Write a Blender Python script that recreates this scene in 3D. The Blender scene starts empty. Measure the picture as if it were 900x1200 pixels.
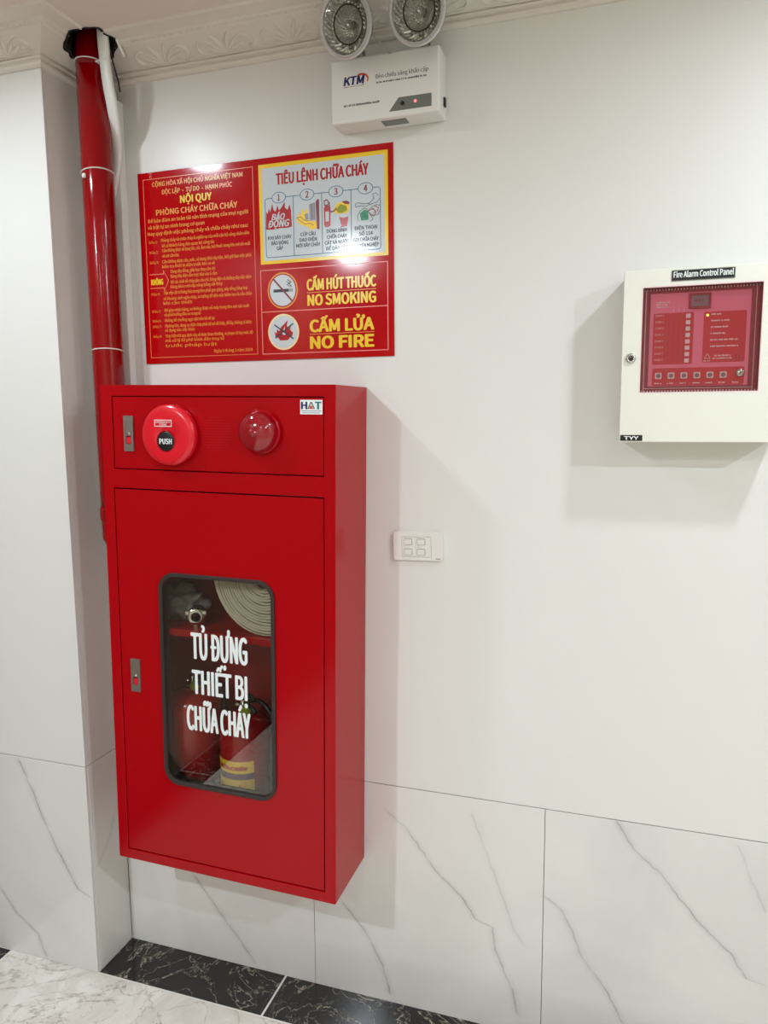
import bpy, bmesh, math, random
from math import pi, sin, cos, radians
from mathutils import Vector, Matrix, noise
from mathutils.geometry import tessellate_polygon, interpolate_bezier

random.seed(7)
S = bpy.context.scene
COL = S.collection

# ------------------------------------------------------------------ camera
W, H = 900, 1200
FPX = 878.77
cam = bpy.data.objects.new('camera', bpy.data.cameras.new('camera'))
COL.objects.link(cam)
cam.data.sensor_fit = 'VERTICAL'
cam.data.sensor_height = 24.0
cam.data.lens = FPX / H * 24.0
cam.data.clip_start = 0.02
_p, _y, _r = radians(7.4999), radians(18.2781), radians(-0.4776)
fw = Vector((-sin(_y) * cos(_p), cos(_y) * cos(_p), -sin(_p)))
rt = Vector((cos(_y), sin(_y), 0))
up = rt.cross(fw)
r2 = rt * cos(_r) + up * sin(_r)
u2 = -rt * sin(_r) + up * cos(_r)
M = Matrix((r2, u2, -fw)).transposed().to_4x4()
M.translation = (1.3573, -1.6986, 1.5330)
cam.matrix_world = M
S.camera = cam

# ------------------------------------------------------------------ colour management, world
S.view_settings.view_transform = 'Standard'
S.view_settings.look = 'None'
S.view_settings.gamma = 1
S.view_settings.use_curve_mapping = False
S.view_settings.exposure = -0.06
wd = bpy.data.worlds.new('world')
S.world = wd
wd.use_nodes = True
wd.node_tree.nodes['Background'].inputs[0].default_value = (0.9, 0.95, 1.0, 1)
wd.node_tree.nodes['Background'].inputs[1].default_value = 0.05

CEIL = 2.42
# ceiling downlights: x, y, watts
LAMPS = [(-0.10, -0.74, 7.8), (1.92, -0.62, 8.2), (1.89, -1.72, 3), (-0.15, -2.35, 33), (1.89, -2.85, 5), (3.0, -1.72, 33), (0.9, -3.3, 10)]
LAMP_COLOR = (0.885, 0.99, 1.09)

# ------------------------------------------------------------------ materials
def srgb(r, g, b):
    f = lambda c: (c / 255) / 12.92 if c <= 10 else (((c / 255) + 0.055) / 1.055) ** 2.4
    return (f(r), f(g), f(b), 1)

def new_mat(name):
    m = bpy.data.materials.new(name); m.use_nodes = True
    nt = m.node_tree
    return m, nt, nt.nodes['Principled BSDF']

def nmath(nt, op, a=None, b=None, c=None, clamp=False):
    n = nt.nodes.new('ShaderNodeMath'); n.operation = op; n.use_clamp = clamp
    for i, v in enumerate((a, b, c)):
        if v is None: continue
        if isinstance(v, (int, float)): n.inputs[i].default_value = v
        else: nt.links.new(v, n.inputs[i])
    return n.outputs[0]

def nmix(nt, fac, a, b):
    n = nt.nodes.new('ShaderNodeMix'); n.data_type = 'RGBA'
    for s, v in ((n.inputs['Factor'], fac), (n.inputs['A'], a), (n.inputs['B'], b)):
        if isinstance(v, (int, float, tuple)): s.default_value = v
        else: nt.links.new(v, s)
    return n.outputs['Result']

def nnoise(nt, scale, detail=3, vec=None, rough=0.5, dist=0.0):
    n = nt.nodes.new('ShaderNodeTexNoise')
    n.inputs['Scale'].default_value = scale; n.inputs['Detail'].default_value = detail
    n.inputs['Roughness'].default_value = rough; n.inputs['Distortion'].default_value = dist
    if vec is None:
        tc = nt.nodes.new('ShaderNodeTexCoord'); vec = tc.outputs['Object']
    nt.links.new(vec, n.inputs['Vector'])
    return n.outputs['Fac']

def nrange(nt, v, a, b, c=0.0, d=1.0):
    n = nt.nodes.new('ShaderNodeMapRange'); n.interpolation_type = 'SMOOTHSTEP'
    nt.links.new(v, n.inputs['Value'])
    for k, x in zip(('From Min', 'From Max', 'To Min', 'To Max'), (a, b, c, d)): n.inputs[k].default_value = x
    return n.outputs['Result']

def paint(name, col, rough=0.4, metal=0.0, coat=0.0, var=0.06, scale=14, bump=0.0, bscale=60, spec=None):
    m, nt, b = new_mat(name)
    c = srgb(*col)
    f = nnoise(nt, scale, 4)
    lo = tuple(x * (1 - var) for x in c[:3]) + (1,); hi = tuple(min(1, x * (1 + var)) for x in c[:3]) + (1,)
    nt.links.new(nmix(nt, f, lo, hi), b.inputs['Base Color'])
    b.inputs['Roughness'].default_value = rough; b.inputs['Metallic'].default_value = metal
    b.inputs['Coat Weight'].default_value = coat; b.inputs['Coat Roughness'].default_value = 0.05
    if spec is not None: b.inputs['Specular IOR Level'].default_value = spec
    if bump:
        bn = nt.nodes.new('ShaderNodeBump'); bn.inputs['Strength'].default_value = bump; bn.inputs['Distance'].default_value = 0.001
        nt.links.new(nnoise(nt, bscale, 3), bn.inputs['Height']); nt.links.new(bn.outputs['Normal'], b.inputs['Normal'])
    return m

def glass_sheet(name, tint, gloss=1.0, milky=0.0):
    m, nt, b = new_mat(name)
    nt.nodes.remove(b)
    out = nt.nodes['Material Output']
    tr = nt.nodes.new('ShaderNodeBsdfTransparent'); tr.inputs[0].default_value = tint
    gl = nt.nodes.new('ShaderNodeBsdfGlossy'); gl.inputs['Roughness'].default_value = 0.015
    fr = nt.nodes.new('ShaderNodeFresnel'); fr.inputs[0].default_value = 1.5
    mx = nt.nodes.new('ShaderNodeMixShader')
    nt.links.new(nmath(nt, 'MULTIPLY', fr.outputs[0], gloss, clamp=True), mx.inputs[0])
    nt.links.new(tr.outputs[0], mx.inputs[1]); nt.links.new(gl.outputs[0], mx.inputs[2])
    sh = mx.outputs[0]
    if milky:
        df = nt.nodes.new('ShaderNodeBsdfDiffuse'); df.inputs[0].default_value = (0.75, 0.75, 0.73, 1)
        m2 = nt.nodes.new('ShaderNodeMixShader'); m2.inputs[0].default_value = milky
        nt.links.new(sh, m2.inputs[1]); nt.links.new(df.outputs[0], m2.inputs[2]); sh = m2.outputs[0]
    nt.links.new(sh, out.inputs['Surface'])
    return m

def vein_marble(name, veins, axis='X', faint=()):
    """white glazed tile; every vein is a hand-set (position, z) polyline fed through a float curve"""
    m, nt, b = new_mat(name)
    tc = nt.nodes.new('ShaderNodeTexCoord'); sp = nt.nodes.new('ShaderNodeSeparateXYZ')
    nt.links.new(tc.outputs['Object'], sp.inputs[0])
    xo, zo = sp.outputs[axis], sp.outputs['Z']
    wob = nmath(nt, 'MULTIPLY', nmath(nt, 'SUBTRACT', nnoise(nt, 42, 4), 0.5), 0.014)
    wid = nnoise(nt, 16, 2)
    total = None
    for k, v in enumerate(veins):
        strength = 0.42 if k in faint else 1.0
        v = sorted(v, key=lambda p: p[1])
        z0, z1 = v[0][1], v[-1][1]; xs = [p[0] for p in v]; x0, x1 = min(xs) - .01, max(xs) + .01
        t = nmath(nt, 'DIVIDE', nmath(nt, 'SUBTRACT', zo, z0), z1 - z0)
        fc = nt.nodes.new('ShaderNodeFloatCurve'); cu = fc.mapping.curves[0]
        fc.mapping.clip_min_x = 0; fc.mapping.clip_max_x = 1
        pts = [((p[1] - z0) / (z1 - z0), (p[0] - x0) / (x1 - x0)) for p in v]
        cu.points[0].location = pts[0]; cu.points[1].location = pts[-1]
        for q in pts[1:-1]: cu.points.new(*q)
        for q in cu.points: q.handle_type = 'VECTOR'
        fc.mapping.update()
        nt.links.new(t, fc.inputs['Value'])
        xv = nmath(nt, 'ADD', nmath(nt, 'MULTIPLY', fc.outputs[0], x1 - x0), x0)
        dd = nmath(nt, 'ABSOLUTE', nmath(nt, 'SUBTRACT', nmath(nt, 'SUBTRACT', xo, xv), wob))
        core = nrange(nt, dd, 0.0004, 0.0044, 0.72, 0.0)
        halo = nrange(nt, dd, 0.0, 0.020, 0.22, 0.0)
        mk = nmath(nt, 'MULTIPLY', nmath(nt, 'MAXIMUM', core, halo), nrange(nt, wid, 0.25, 0.62, 0.35, 1.0))
        mk = nmath(nt, 'MULTIPLY', mk, nrange(nt, t, -0.02, 0.03)); mk = nmath(nt, 'MULTIPLY', mk, nrange(nt, t, 0.97, 1.02, strength, 0.0))
        total = mk if total is None else nmath(nt, 'MAXIMUM', total, mk)
    cloud = nrange(nt, nnoise(nt, 2.5, 4, dist=0.5), 0.35, 0.75, 0.0, 1.0)
    base = nmix(nt, cloud, srgb(229, 227, 221), srgb(216, 214, 209))
    col = nmix(nt, total, base, srgb(150, 147, 143)) if total is not None else base
    nt.links.new(col, b.inputs['Base Color'])
    b.inputs['Roughness'].default_value = 0.12
    return m

VEINS_WALL = [
 [(0.7897,.5383),(.846,.4949),(.9016,.4245),(.9281,.3904),(.9938,.3346),(1.0265,.2841),(1.0693,.2705),(1.0785,.2082),(1.1199,.1139),(1.1356,.0479)],
 [(1.0138,.5644),(1.0526,.4643),(1.0892,.3704),(1.1175,.2858),(1.1494,.2362)],
 [(1.1918,.3804),(1.2324,.3558),(1.2593,.3063),(1.2847,.2411),(1.3415,.1703),(1.3826,.0916)],
 [(1.3515,.6023),(1.3908,.5381),(1.4533,.4873),(1.5009,.43),(1.5385,.3859),(1.603,.3274),(1.6404,.2737),(1.677,.2661)],
 [(1.6077,.5883),(1.6408,.5041),(1.6712,.4396)],
 [(.2205,.2437),(.2935,.1547),(.358,.0778),(.4091,.0116)],
 [(.6687,.2595),(.7277,.1942),(.7464,.1667),(.7811,.0991),(.804,.0187)],
 [(.60,.52),(.6687,.2595)],
]
VEINS_COL = [
 [(-.2229,.593),(-.1859,.5113),(-.1423,.4057),(-.0918,.314),(-.0486,.2415),(-.0101,.2242)],
 [(-.38,.27),(-.3268,.1899),(-.2714,.122),(-.1999,.0717),(-.1753,.0058)],
]
VEINS_SIDE = [[(-.13,.30),(-.07,.36),(-.02,.47)]]

def stone(name, base, dark, vein, scale, vstr, rough, mode):
    m, nt, b = new_mat(name)
    n1 = nnoise(nt, scale, 6, rough=0.62, dist=1.2)
    n2 = nnoise(nt, scale * 0.55, 5, rough=0.6, dist=2.0)
    n3 = nnoise(nt, scale * 7, 4, rough=0.7)
    c = nmix(nt, nrange(nt, n1, 0.3, 0.72), srgb(*base), srgb(*dark))
    r = nmath(nt, 'ABSOLUTE', nmath(nt, 'SUBTRACT', n2, 0.5))
    v = nmath(nt, 'MULTIPLY', nrange(nt, r, 0.0, mode, vstr, 0.0), nrange(nt, n3, 0.35, 0.65, 0.2, 1.0))
    c = nmix(nt, v, c, srgb(*vein))
    r2_ = nmath(nt, 'ABSOLUTE', nmath(nt, 'SUBTRACT', n1, 0.47))
    v2 = nmath(nt, 'MULTIPLY', nrange(nt, r2_, 0.0, mode * 0.6, vstr * 0.6, 0.0), nrange(nt, n3, 0.4, 0.6))
    c = nmix(nt, v2, c, srgb(*vein))
    nt.links.new(c, b.inputs['Base Color'])
    b.inputs['Roughness'].default_value = rough
    return m

def emit(name, col, strength):
    m, nt, b = new_mat(name)
    b.inputs['Base Color'].default_value = (.02, .02, .02, 1)
    b.inputs['Emission Color'].default_value = col; b.inputs['Emission Strength'].default_value = strength
    return m

MT = dict(
    wall=paint('wall_gloss', (229, 228, 222), 0.31, var=0.012, scale=3, bump=0.06, bscale=9),
    hall=paint('hall_wall_taupe', (128, 108, 92), 0.5, var=0.05, scale=2),
    hall2=paint('hall_wall_cream', (214, 203, 186), 0.5, var=0.03, scale=2),
    plaster=paint('ceiling_plaster', (226, 218, 209), 0.75, var=0.02, scale=3, bump=0.15),
    mould=paint('cornice_plaster', (226, 221, 210), 0.55, var=0.02, scale=9),
    grout=paint('grout_light', (225, 222, 214), 0.8),
    joint=paint('joint_grey', (158, 152, 143), 0.9),  # even grey of the backing in the wall joints
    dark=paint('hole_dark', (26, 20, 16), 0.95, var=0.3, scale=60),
    tile=vein_marble('wall_tile_veined', VEINS_WALL, 'X', (1, 4, 7)),
    tile_col=vein_marble('column_tile_veined', VEINS_COL, 'X'),
    tile_side=vein_marble('column_side_tile', VEINS_SIDE, 'Y', (0,)),
    floor=stone('floor_light_marble', (240, 236, 227), (214, 207, 196), (142, 128, 110), 6.5, 0.62, 0.18, 0.028),
    black=stone('border_black_marble', (20, 19, 18), (34, 32, 30), (178, 168, 150), 8.0, 0.85, 0.14, 0.016),
    red=paint('cabinet_red', (170, 0, 12), 0.16, coat=0.0, var=0.02, scale=5, spec=0.27),
    red_in=paint('cabinet_interior_red', (150, 12, 20), 0.35, var=0.08),
    callred=paint('call_point_red', (222, 18, 38), 0.25, coat=0.3, var=0.02),
    pipe=paint('pipe_red', (142, 0, 8), 0.13, coat=0.0, spec=0.35, var=0.12, scale=20, bump=0.25, bscale=50),
    ext=paint('extinguisher_red', (176, 14, 20), 0.25, coat=0.3),
    white=paint('white_plastic', (232, 231, 224), 0.35, var=0.015),
    trunk=paint('white_trunking', (238, 241, 236), 0.3, var=0.015),
    cream=paint('panel_cream', (233, 233, 219), 0.32, var=0.012),
    black_p=paint('black_plastic', (22, 22, 22), 0.35),
    rubber=paint('rubber_grey', (50, 42, 39), 0.5),
    steel=paint('steel_plate', (168, 164, 156), 0.33, metal=0.85, var=0.1),
    chrome=paint('chrome', (205, 203, 198), 0.14, metal=1.0),
    hose=paint('hose_canvas', (214, 207, 186), 0.85, var=0.1, scale=60),
    hose_d=paint('hose_shade', (96, 88, 72), 0.9),  # dark tone standing in for shade between the hose turns
    yellow=paint('label_yellow', (252, 208, 50), 0.4),
    purple=paint('label_band', (98, 74, 98), 0.4),
    lime=paint('tag_lime', (150, 158, 40), 0.5),
    p_red=paint('print_red', (184, 4, 12), 0.10, var=0.03, scale=6, coat=0.0, spec=0.4),
    p_dred=paint('print_deep_red', (176, 12, 24), 0.2),
    p_line=paint('print_pale_orange', (236, 138, 92), 0.25),
    p_pink=paint('print_pink_line', (244, 150, 140), 0.25),
    p_yel=paint('print_yellow', (244, 206, 40), 0.2),
    p_org=paint('print_orange_text', (238, 160, 60), 0.25),
    p_white=paint('print_white', (206, 216, 220), 0.12, coat=0.3, var=0.01),
    p_blue=paint('print_blue_line', (70, 106, 140), 0.25),
    p_ink=paint('print_dark_ink', (34, 40, 54), 0.3),
    p_mar=paint('print_maroon', (128, 16, 48), 0.3),
    p_green=paint('print_green', (30, 140, 96), 0.3),
    p_gray=paint('print_grey', (150, 146, 152), 0.3),
    p_cream=paint('print_cream', (246, 226, 170), 0.25),
    vinyl=paint('vinyl_white', (236, 240, 238), 0.4),
    pink=paint('board_pink', (252, 122, 152), 0.4, var=0.02),
    board_red=paint('board_red', (220, 26, 46), 0.35),
    frame_red=paint('board_frame_crimson', (172, 14, 44), 0.35),
    light_pink=paint('board_pale_pink', (255, 214, 216), 0.4),
    lcd=paint('lcd_grey', (150, 112, 118), 0.3),
    led_o=emit('led_orange', (1.0, 0.55, 0.1, 1), 2.5),
    led_r=emit('led_red', (1.0, 0.12, 0.12, 1), 3.0),
    navy=paint('logo_navy', (18, 30, 96), 0.35),
    orange=paint('logo_orange', (214, 80, 48), 0.35),
    grey_t=paint('grey_text', (96, 98, 96), 0.4),
    dgrey=paint('display_grey', (112, 116, 108), 0.3),
    reflector=paint('reflector_silver', (205, 205, 198), 0.16, metal=0.9, var=0.25, scale=160, bump=0.5, bscale=300),
    clear=glass_sheet('clear_plastic', (0.93, 0.94, 0.93, 1), 1.0, 0.10),
    rim=glass_sheet('frosted_rim', (0.93, 0.94, 0.93, 1), 1.0, 0.5),
    lens=glass_sheet('lens_clear', (0.98, 0.98, 0.97, 1), 0.8),
    glass=glass_sheet('cabinet_glass', (0.97, 0.97, 0.94, 1), 0.9),
    pane=glass_sheet('panel_glass', (0.97, 0.95, 0.95, 1), 0.8),
    bag=glass_sheet('plastic_bag_film', (0.75, 0.75, 0.72, 1), 1.4, 0.32),
    strobe=paint('strobe_dome_red', (150, 4, 22), 0.08, coat=0.6),
    teal=paint('logo_teal', (18, 110, 110), 0.4),
    lamp=emit('lamp_lens', (1.0, 0.96, 0.9, 1), 6.0),
)

# ------------------------------------------------------------------ mesh builder
class MB:
    def __init__(s): s.v = []; s.f = []; s.sm = []
    def add(s, vs, fs, smooth=False):
        n = len(s.v); s.v += [tuple(v) for v in vs]
        for f in fs: s.f.append(tuple(n + i for i in f)); s.sm.append(smooth)
        return s
    def box(s, x0, x1, y0, y1, z0, z1):
        vs = [(x, y, z) for x in (x0, x1) for y in (y0, y1) for z in (z0, z1)]
        return s.add(vs, [(0, 1, 3, 2), (4, 6, 7, 5), (0, 4, 5, 1), (2, 3, 7, 6), (0, 2, 6, 4), (1, 5, 7, 3)])
    def plate(s, outer, holes, y0, y1):
        """a plate in the x-z plane between depths y0 (front, smaller) and y1, with holes"""
        loops = [outer] + list(holes)
        flat = [p for l in loops for p in l]; n = len(flat)
        tris = tessellate_polygon([[Vector((p[0], p[1], 0)) for p in l] for l in loops])
        vs = [(p[0], y0, p[1]) for p in flat] + [(p[0], y1, p[1]) for p in flat]
        fs = []
        for t in tris:
            a, b, c = [flat[i] for i in t]
            ccw = (b[0] - a[0]) * (c[1] - a[1]) - (b[1] - a[1]) * (c[0] - a[0]) > 0
            t = tuple(t) if ccw else tuple(reversed(t))
            fs.append(t); fs.append(tuple(i + n for i in reversed(t)))
        k = 0
        for l in loops:
            m = len(l)
            ar = sum(l[i][0] * l[(i + 1) % m][1] - l[(i + 1) % m][0] * l[i][1] for i in range(m))
            out = (ar > 0) == (k == 0)
            for i in range(m):
                a, b = k + i, k + (i + 1) % m
                fs.append((a, a + n, b + n, b) if out else (a, b, b + n, a + n))
            k += m
        return s.add(vs, fs)
    def tube(s, pts, r, n=12, cap=True, smooth=True):
        pts = [Vector(p) for p in pts]; m = len(pts)
        rr = r if isinstance(r, (list, tuple)) else [r] * m
        vs = []; prev = None
        for i, p in enumerate(pts):
            t = (pts[min(i + 1, m - 1)] - pts[max(i - 1, 0)]).normalized()
            if prev is None:
                a = Vector((0, 0, 1)) if abs(t.z) < 0.9 else Vector((1, 0, 0)); u = t.cross(a).normalized()
            else:
                u = (prev - t * prev.dot(t)).normalized()
            prev = u; w = t.cross(u)
            vs += [p + (u * cos(2 * pi * k / n) + w * sin(2 * pi * k / n)) * rr[i] for k in range(n)]
        fs = [(i * n + k, i * n + (k + 1) % n, (i + 1) * n + (k + 1) % n, (i + 1) * n + k) for i in range(m - 1) for k in range(n)]
        s.add(vs, fs, smooth)
        if cap:
            b = len(s.v) - m * n
            s.f.append(tuple(b + k for k in reversed(range(n)))); s.sm.append(False)
            s.f.append(tuple(b + (m - 1) * n + k for k in range(n))); s.sm.append(False)
        return s
    def lathe(s, prof, c=(0, 0, 0), axis=(0, 0, 1), n=32, smooth=True, a0=0.0, a1=2 * pi):
        """prof: list of (radius, height along axis)"""
        ax = Vector(axis).normalized(); t = Vector((1, 0, 0)) if abs(ax.x) < 0.8 else Vector((0, 0, 1))
        u = (t - ax * t.dot(ax)).normalized(); w = ax.cross(u); c = Vector(c)
        full = abs((a1 - a0) - 2 * pi) < 1e-6; cols = n if full else n + 1
        vs = []
        for (r, h) in prof:
            for k in range(cols):
                a = a0 + (a1 - a0) * k / n
                vs.append(c + ax * h + (u * cos(a) + w * sin(a)) * r)
        fs = []
        for i in range(len(prof) - 1):
            for k in range(n):
                k2 = (k + 1) % cols
                fs.append((i * cols + k, i * cols + k2, (i + 1) * cols + k2, (i + 1) * cols + k))
        return s.add(vs, fs, smooth)
    def torus(s, c, R, r, axis=(0, 0, 1), n=28, m=6):
        pr = [(R + r * cos(2 * pi * k / m), r * sin(2 * pi * k / m)) for k in range(m + 1)]
        return s.lathe(pr, c, axis, n)
    def flat(s, pts, y, origin=None):
        """flat print polygon in the x-z plane facing -y"""
        tris = tessellate_polygon([[Vector((p[0], p[1], 0)) for p in pts]])
        fs = []
        for t in tris:
            a, b, c = [pts[i] for i in t]
            ccw = (b[0] - a[0]) * (c[1] - a[1]) - (b[1] - a[1]) * (c[0] - a[0]) > 0
            fs.append(tuple(t) if ccw else tuple(reversed(t)))
        return s.add([(p[0], y, p[1]) for p in pts], fs)
    def rect(s, x0, x1, z0, z1, y): return s.flat([(x0, z0), (x1, z0), (x1, z1), (x0, z1)], y)
    def line(s, pts, w, y, closed=False):
        P = [Vector((p[0], p[1])) for p in pts]; m = len(P)
        L = []; R = []
        for i in range(m):
            a = P[(i - 1) % m] if (closed or i > 0) else P[i]; b = P[(i + 1) % m] if (closed or i < m - 1) else P[i]
            if closed or 0 < i < m - 1:
                d1 = (P[i] - a).normalized(); d2 = (b - P[i]).normalized()
                n1 = Vector((-d1.y, d1.x)); n2 = Vector((-d2.y, d2.x)); nn = (n1 + n2)
                nn = nn.normalized() if nn.length > 1e-6 else n1
                k = w / 2 / max(0.4, nn.dot(n1))
            else:
                d = (b - a).normalized(); nn = Vector((-d.y, d.x)); k = w / 2
            L.append(P[i] + nn * k); R.append(P[i] - nn * k)
        vs = [(p.x, y, p.y) for p in L] + [(p.x, y, p.y) for p in R]
        fs = [((i + 1) % m, i, m + i, m + (i + 1) % m) for i in range(m if closed else m - 1)]
        return s.add(vs, [tuple(reversed(f)) for f in fs])
    def text(s, txt, x0, x1, z, cap, y, bold=0.0, shear=0.0, res=2, align='fit', spacing=1.0):
        """flat lettering: cap height `cap`, stretched from x0 to x1, baseline z"""
        key = (txt, shear, res, spacing)
        if key not in TEXTS:
            cu = bpy.data.curves.new('t', 'FONT'); cu.body = txt; cu.font = FONT or cu.font; cu.shear = shear; cu.resolution_u = res
            cu.space_character = spacing; cu.fill_mode = 'FRONT' if hasattr(cu, 'fill_mode') else cu.fill_mode
            ob = bpy.data.objects.new('t', cu); COL.objects.link(ob)
            bpy.context.view_layer.update()
            TEXTS[key] = glyph_fill(ob.to_curve(bpy.context.evaluated_depsgraph_get()), res)
            ob.to_curve_clear(); bpy.data.objects.remove(ob); bpy.data.curves.remove(cu)
        vs, fs = TEXTS[key]
        if not vs: return s
        if 'H' not in CAPH: CAPH['H'] = 0.0; m_ = MB(); m_.text('H', 0, 1, 0, 1, 0); 
        xa = min(v[0] for v in vs); xb = max(v[0] for v in vs)
        if CAPH['H'] == 0.0: CAPH['H'] = max(v[1] for v in vs)
        kz = cap / CAPH['H']
        kx = (x1 - x0 - 2 * bold * cap) / (xb - xa) if align == 'fit' else kz
        off = (x0 + bold * cap) if align == 'fit' else ((x0 + x1) / 2 - kx * (xb - xa) / 2)
        # heavier weights are struck several times with tiny shifts
        n_ = 1 if bold <= 0 else (2 if bold < 0.03 else 9)
        for q in range(n_):
            a = 2 * pi * q / (n_ if n_ < 9 else 8)
            ox, oz = (0, 0) if n_ == 1 or q == 8 else ((cos(a) * bold * cap, sin(a) * bold * cap * (0.6 if n_ == 9 else 0)))
            s.add([(off + (v[0] - xa) * kx + ox, y - 0.000006 * q, z + v[1] * kz + oz) for v in vs], fs)
        return s
TEXTS = {}; CAPH = {}
def glyph_fill(cv, res):
    """fill letter outlines contour by contour, so that overlapping strokes unite instead of cancelling"""
    loops = []
    for sp in cv.splines:
        pts = []
        if sp.type == 'BEZIER':
            bp = sp.bezier_points; m = len(bp)
            for i in range(m):
                a, b = bp[i], bp[(i + 1) % m]
                straight = (a.handle_right - a.co).length < 1e-5 and (b.handle_left - b.co).length < 1e-5
                d0 = (a.co - b.co); d1 = (a.handle_right - a.co)
                if not straight and d0.length > 1e-9 and abs(d0.normalized().cross(d1).length) < 1e-4 and abs(d0.normalized().cross(b.handle_left - b.co).length) < 1e-4: straight = True
                seg = [a.co] if straight else interpolate_bezier(a.co, a.handle_right, b.handle_left, b.co, res + 2)[:-1]
                pts += [(p[0], p[1]) for p in seg]
        else:
            pts = [(p.co[0], p.co[1]) for p in sp.points]
        clean = []
        for p in pts:
            if not clean or math.hypot(p[0] - clean[-1][0], p[1] - clean[-1][1]) > 1e-5: clean.append(p)
        if len(clean) > 3 and math.hypot(clean[0][0] - clean[-1][0], clean[0][1] - clean[-1][1]) < 1e-5: clean.pop()
        if len(clean) >= 3: loops.append(clean)
    ar = [sum(l[i][0] * l[(i + 1) % len(l)][1] - l[(i + 1) % len(l)][0] * l[i][1] for i in range(len(l))) for l in loops]
    if not loops: return [], []
    sg = 1 if ar[max(range(len(ar)), key=lambda i: abs(ar[i]))] > 0 else -1
    outs = [i for i, x in enumerate(ar) if x * sg > 0]; holes = [i for i, x in enumerate(ar) if x * sg < 0]
    def inside(p, l):
        c = False
        for i in range(len(l)):
            (x0, y0), (x1, y1) = l[i - 1], l[i]
            if (y0 > p[1]) != (y1 > p[1]) and p[0] < (x1 - x0) * (p[1] - y0) / (y1 - y0) + x0: c = not c
        return c
    own = {i: [] for i in outs}
    for h in holes:
        c = [i for i in outs if inside(loops[h][0], loops[i]) and abs(ar[i]) > abs(ar[h])]
        if c: own[min(c, key=lambda i: abs(ar[i]))].append(h)
    vs = []; fs = []
    for o in outs:
        ls = [loops[o]] + [loops[h] for h in own[o]]; n0 = len(vs); flat = [p for l in ls for p in l]
        for t in tessellate_polygon([[Vector((p[0], p[1], 0)) for p in l] for l in ls]):
            a, b, c = [flat[i] for i in t]
            ccw = (b[0] - a[0]) * (c[1] - a[1]) - (b[1] - a[1]) * (c[0] - a[0]) > 0
            fs.append(tuple(n0 + i for i in (t if ccw else tuple(reversed(t)))))
        vs += [(p[0], p[1], 0) for p in flat]
    return vs, fs
try:   # the sans-serif that ships inside Blender
    import os
    FONT = bpy.data.fonts.load(os.path.join(bpy.utils.system_resource('DATAFILES'), 'fonts', 'Noto Sans CJK Regular.woff2'))
except Exception:
    FONT = None

def obj(name, mb, mat, parent=None, bevel=0.0, kind=None, label=None, loc=None, segs=2, sub=0, solid=0.0):
    me = bpy.data.meshes.new(name)
    me.from_pydata(mb.v, [], mb.f)
    for p, sm in zip(me.polygons, mb.sm): p.use_smooth = sm
    me.materials.append(mat)
    me.update()
    o = bpy.data.objects.new(name, me); COL.objects.link(o)
    if parent: o.parent = parent
    if loc: o.location = loc
    if kind: o['kind'] = kind
    if label: o['label'] = label
    if solid:
        md = o.modifiers.new('solid', 'SOLIDIFY'); md.thickness = solid
    if bevel:
        md = o.modifiers.new('bevel', 'BEVEL'); md.width = bevel; md.segments = segs; md.limit_method = 'ANGLE'; md.angle_limit = radians(40)
    if sub:
        md = o.modifiers.new('sub', 'SUBSURF'); md.levels = sub; md.render_levels = sub
    return o

def thing(name, label, cat, loc=(0, 0, 0), rot=(0, 0, 0), group=None):
    o = bpy.data.objects.new(name, None); COL.objects.link(o)
    o.location = loc; o.rotation_euler = rot; o['label'] = label; o['category'] = cat
    o.empty_display_size = 0.05
    if group: o['group'] = group
    return o

def rrect(x0, x1, z0, z1, r, n=6):
    pts = []
    for cx, cz, a in ((x1 - r, z1 - r, 0), (x0 + r, z1 - r, 90), (x0 + r, z0 + r, 180), (x1 - r, z0 + r, 270)):
        for k in range(n + 1):
            t = radians(a + 90 * k / n); pts.append((cx + r * cos(t), cz + r * sin(t)))
    return pts
def rc(x0, x1, z0, z1): return [(x0, z0), (x1, z0), (x1, z1), (x0, z1)]
def ell(cx, cz, rx, rz=None, n=28):
    rz = rz or rx
    return [(cx + rx * cos(2 * pi * k / n), cz + rz * sin(2 * pi * k / n)) for k in range(n)]

def struct(name, mb, mat, **k): return obj(name, mb, mat, kind='structure', **k)

# ------------------------------------------------------------------ room shell
XL, XR, YB = -0.46, 3.6, -3.9
CD = 0.15; LZ = 0.6016; TT = 0.008
# floor: slab, light tiles, black border tiles
fl = struct('floor', MB().box(XL - .1, XR + .1, YB - .1, 0.1, -0.12, -0.0006), MT['grout'])
def floor_tile(name, x0, x1, y0, y1, mat, g=0.0008, rot=0):
    return obj(name, MB().box(x0 + g, x1 - g, y0 + g, y1 - g, -0.0075, 0), MT[mat], fl)
bx = [0.0, 0.5015, 1.1015, 1.7015, 2.3015, 2.9015, XR]
for a, b in zip(bx, bx[1:]): floor_tile('border_tile', a + (0.0022 if a else 0), b - 0.0022, -CD + 0.0042, 0.0, 'black')
ys = [-CD, -0.75, -1.35, -1.95, -2.55, -3.15, YB]
for a, b in zip(ys, ys[1:]): floor_tile('border_tile', XL, -0.302, b, a, 'black', 0.002)
xs = [-0.298, 0.30, 0.90, 1.50, 2.10, 2.70, 3.30, XR]
for i, (a, b) in enumerate(zip(xs, xs[1:])):
    for c, d in zip(ys, ys[1:]): floor_tile('floor_tile', a, b, d, c, 'floor', 0.0004)

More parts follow.
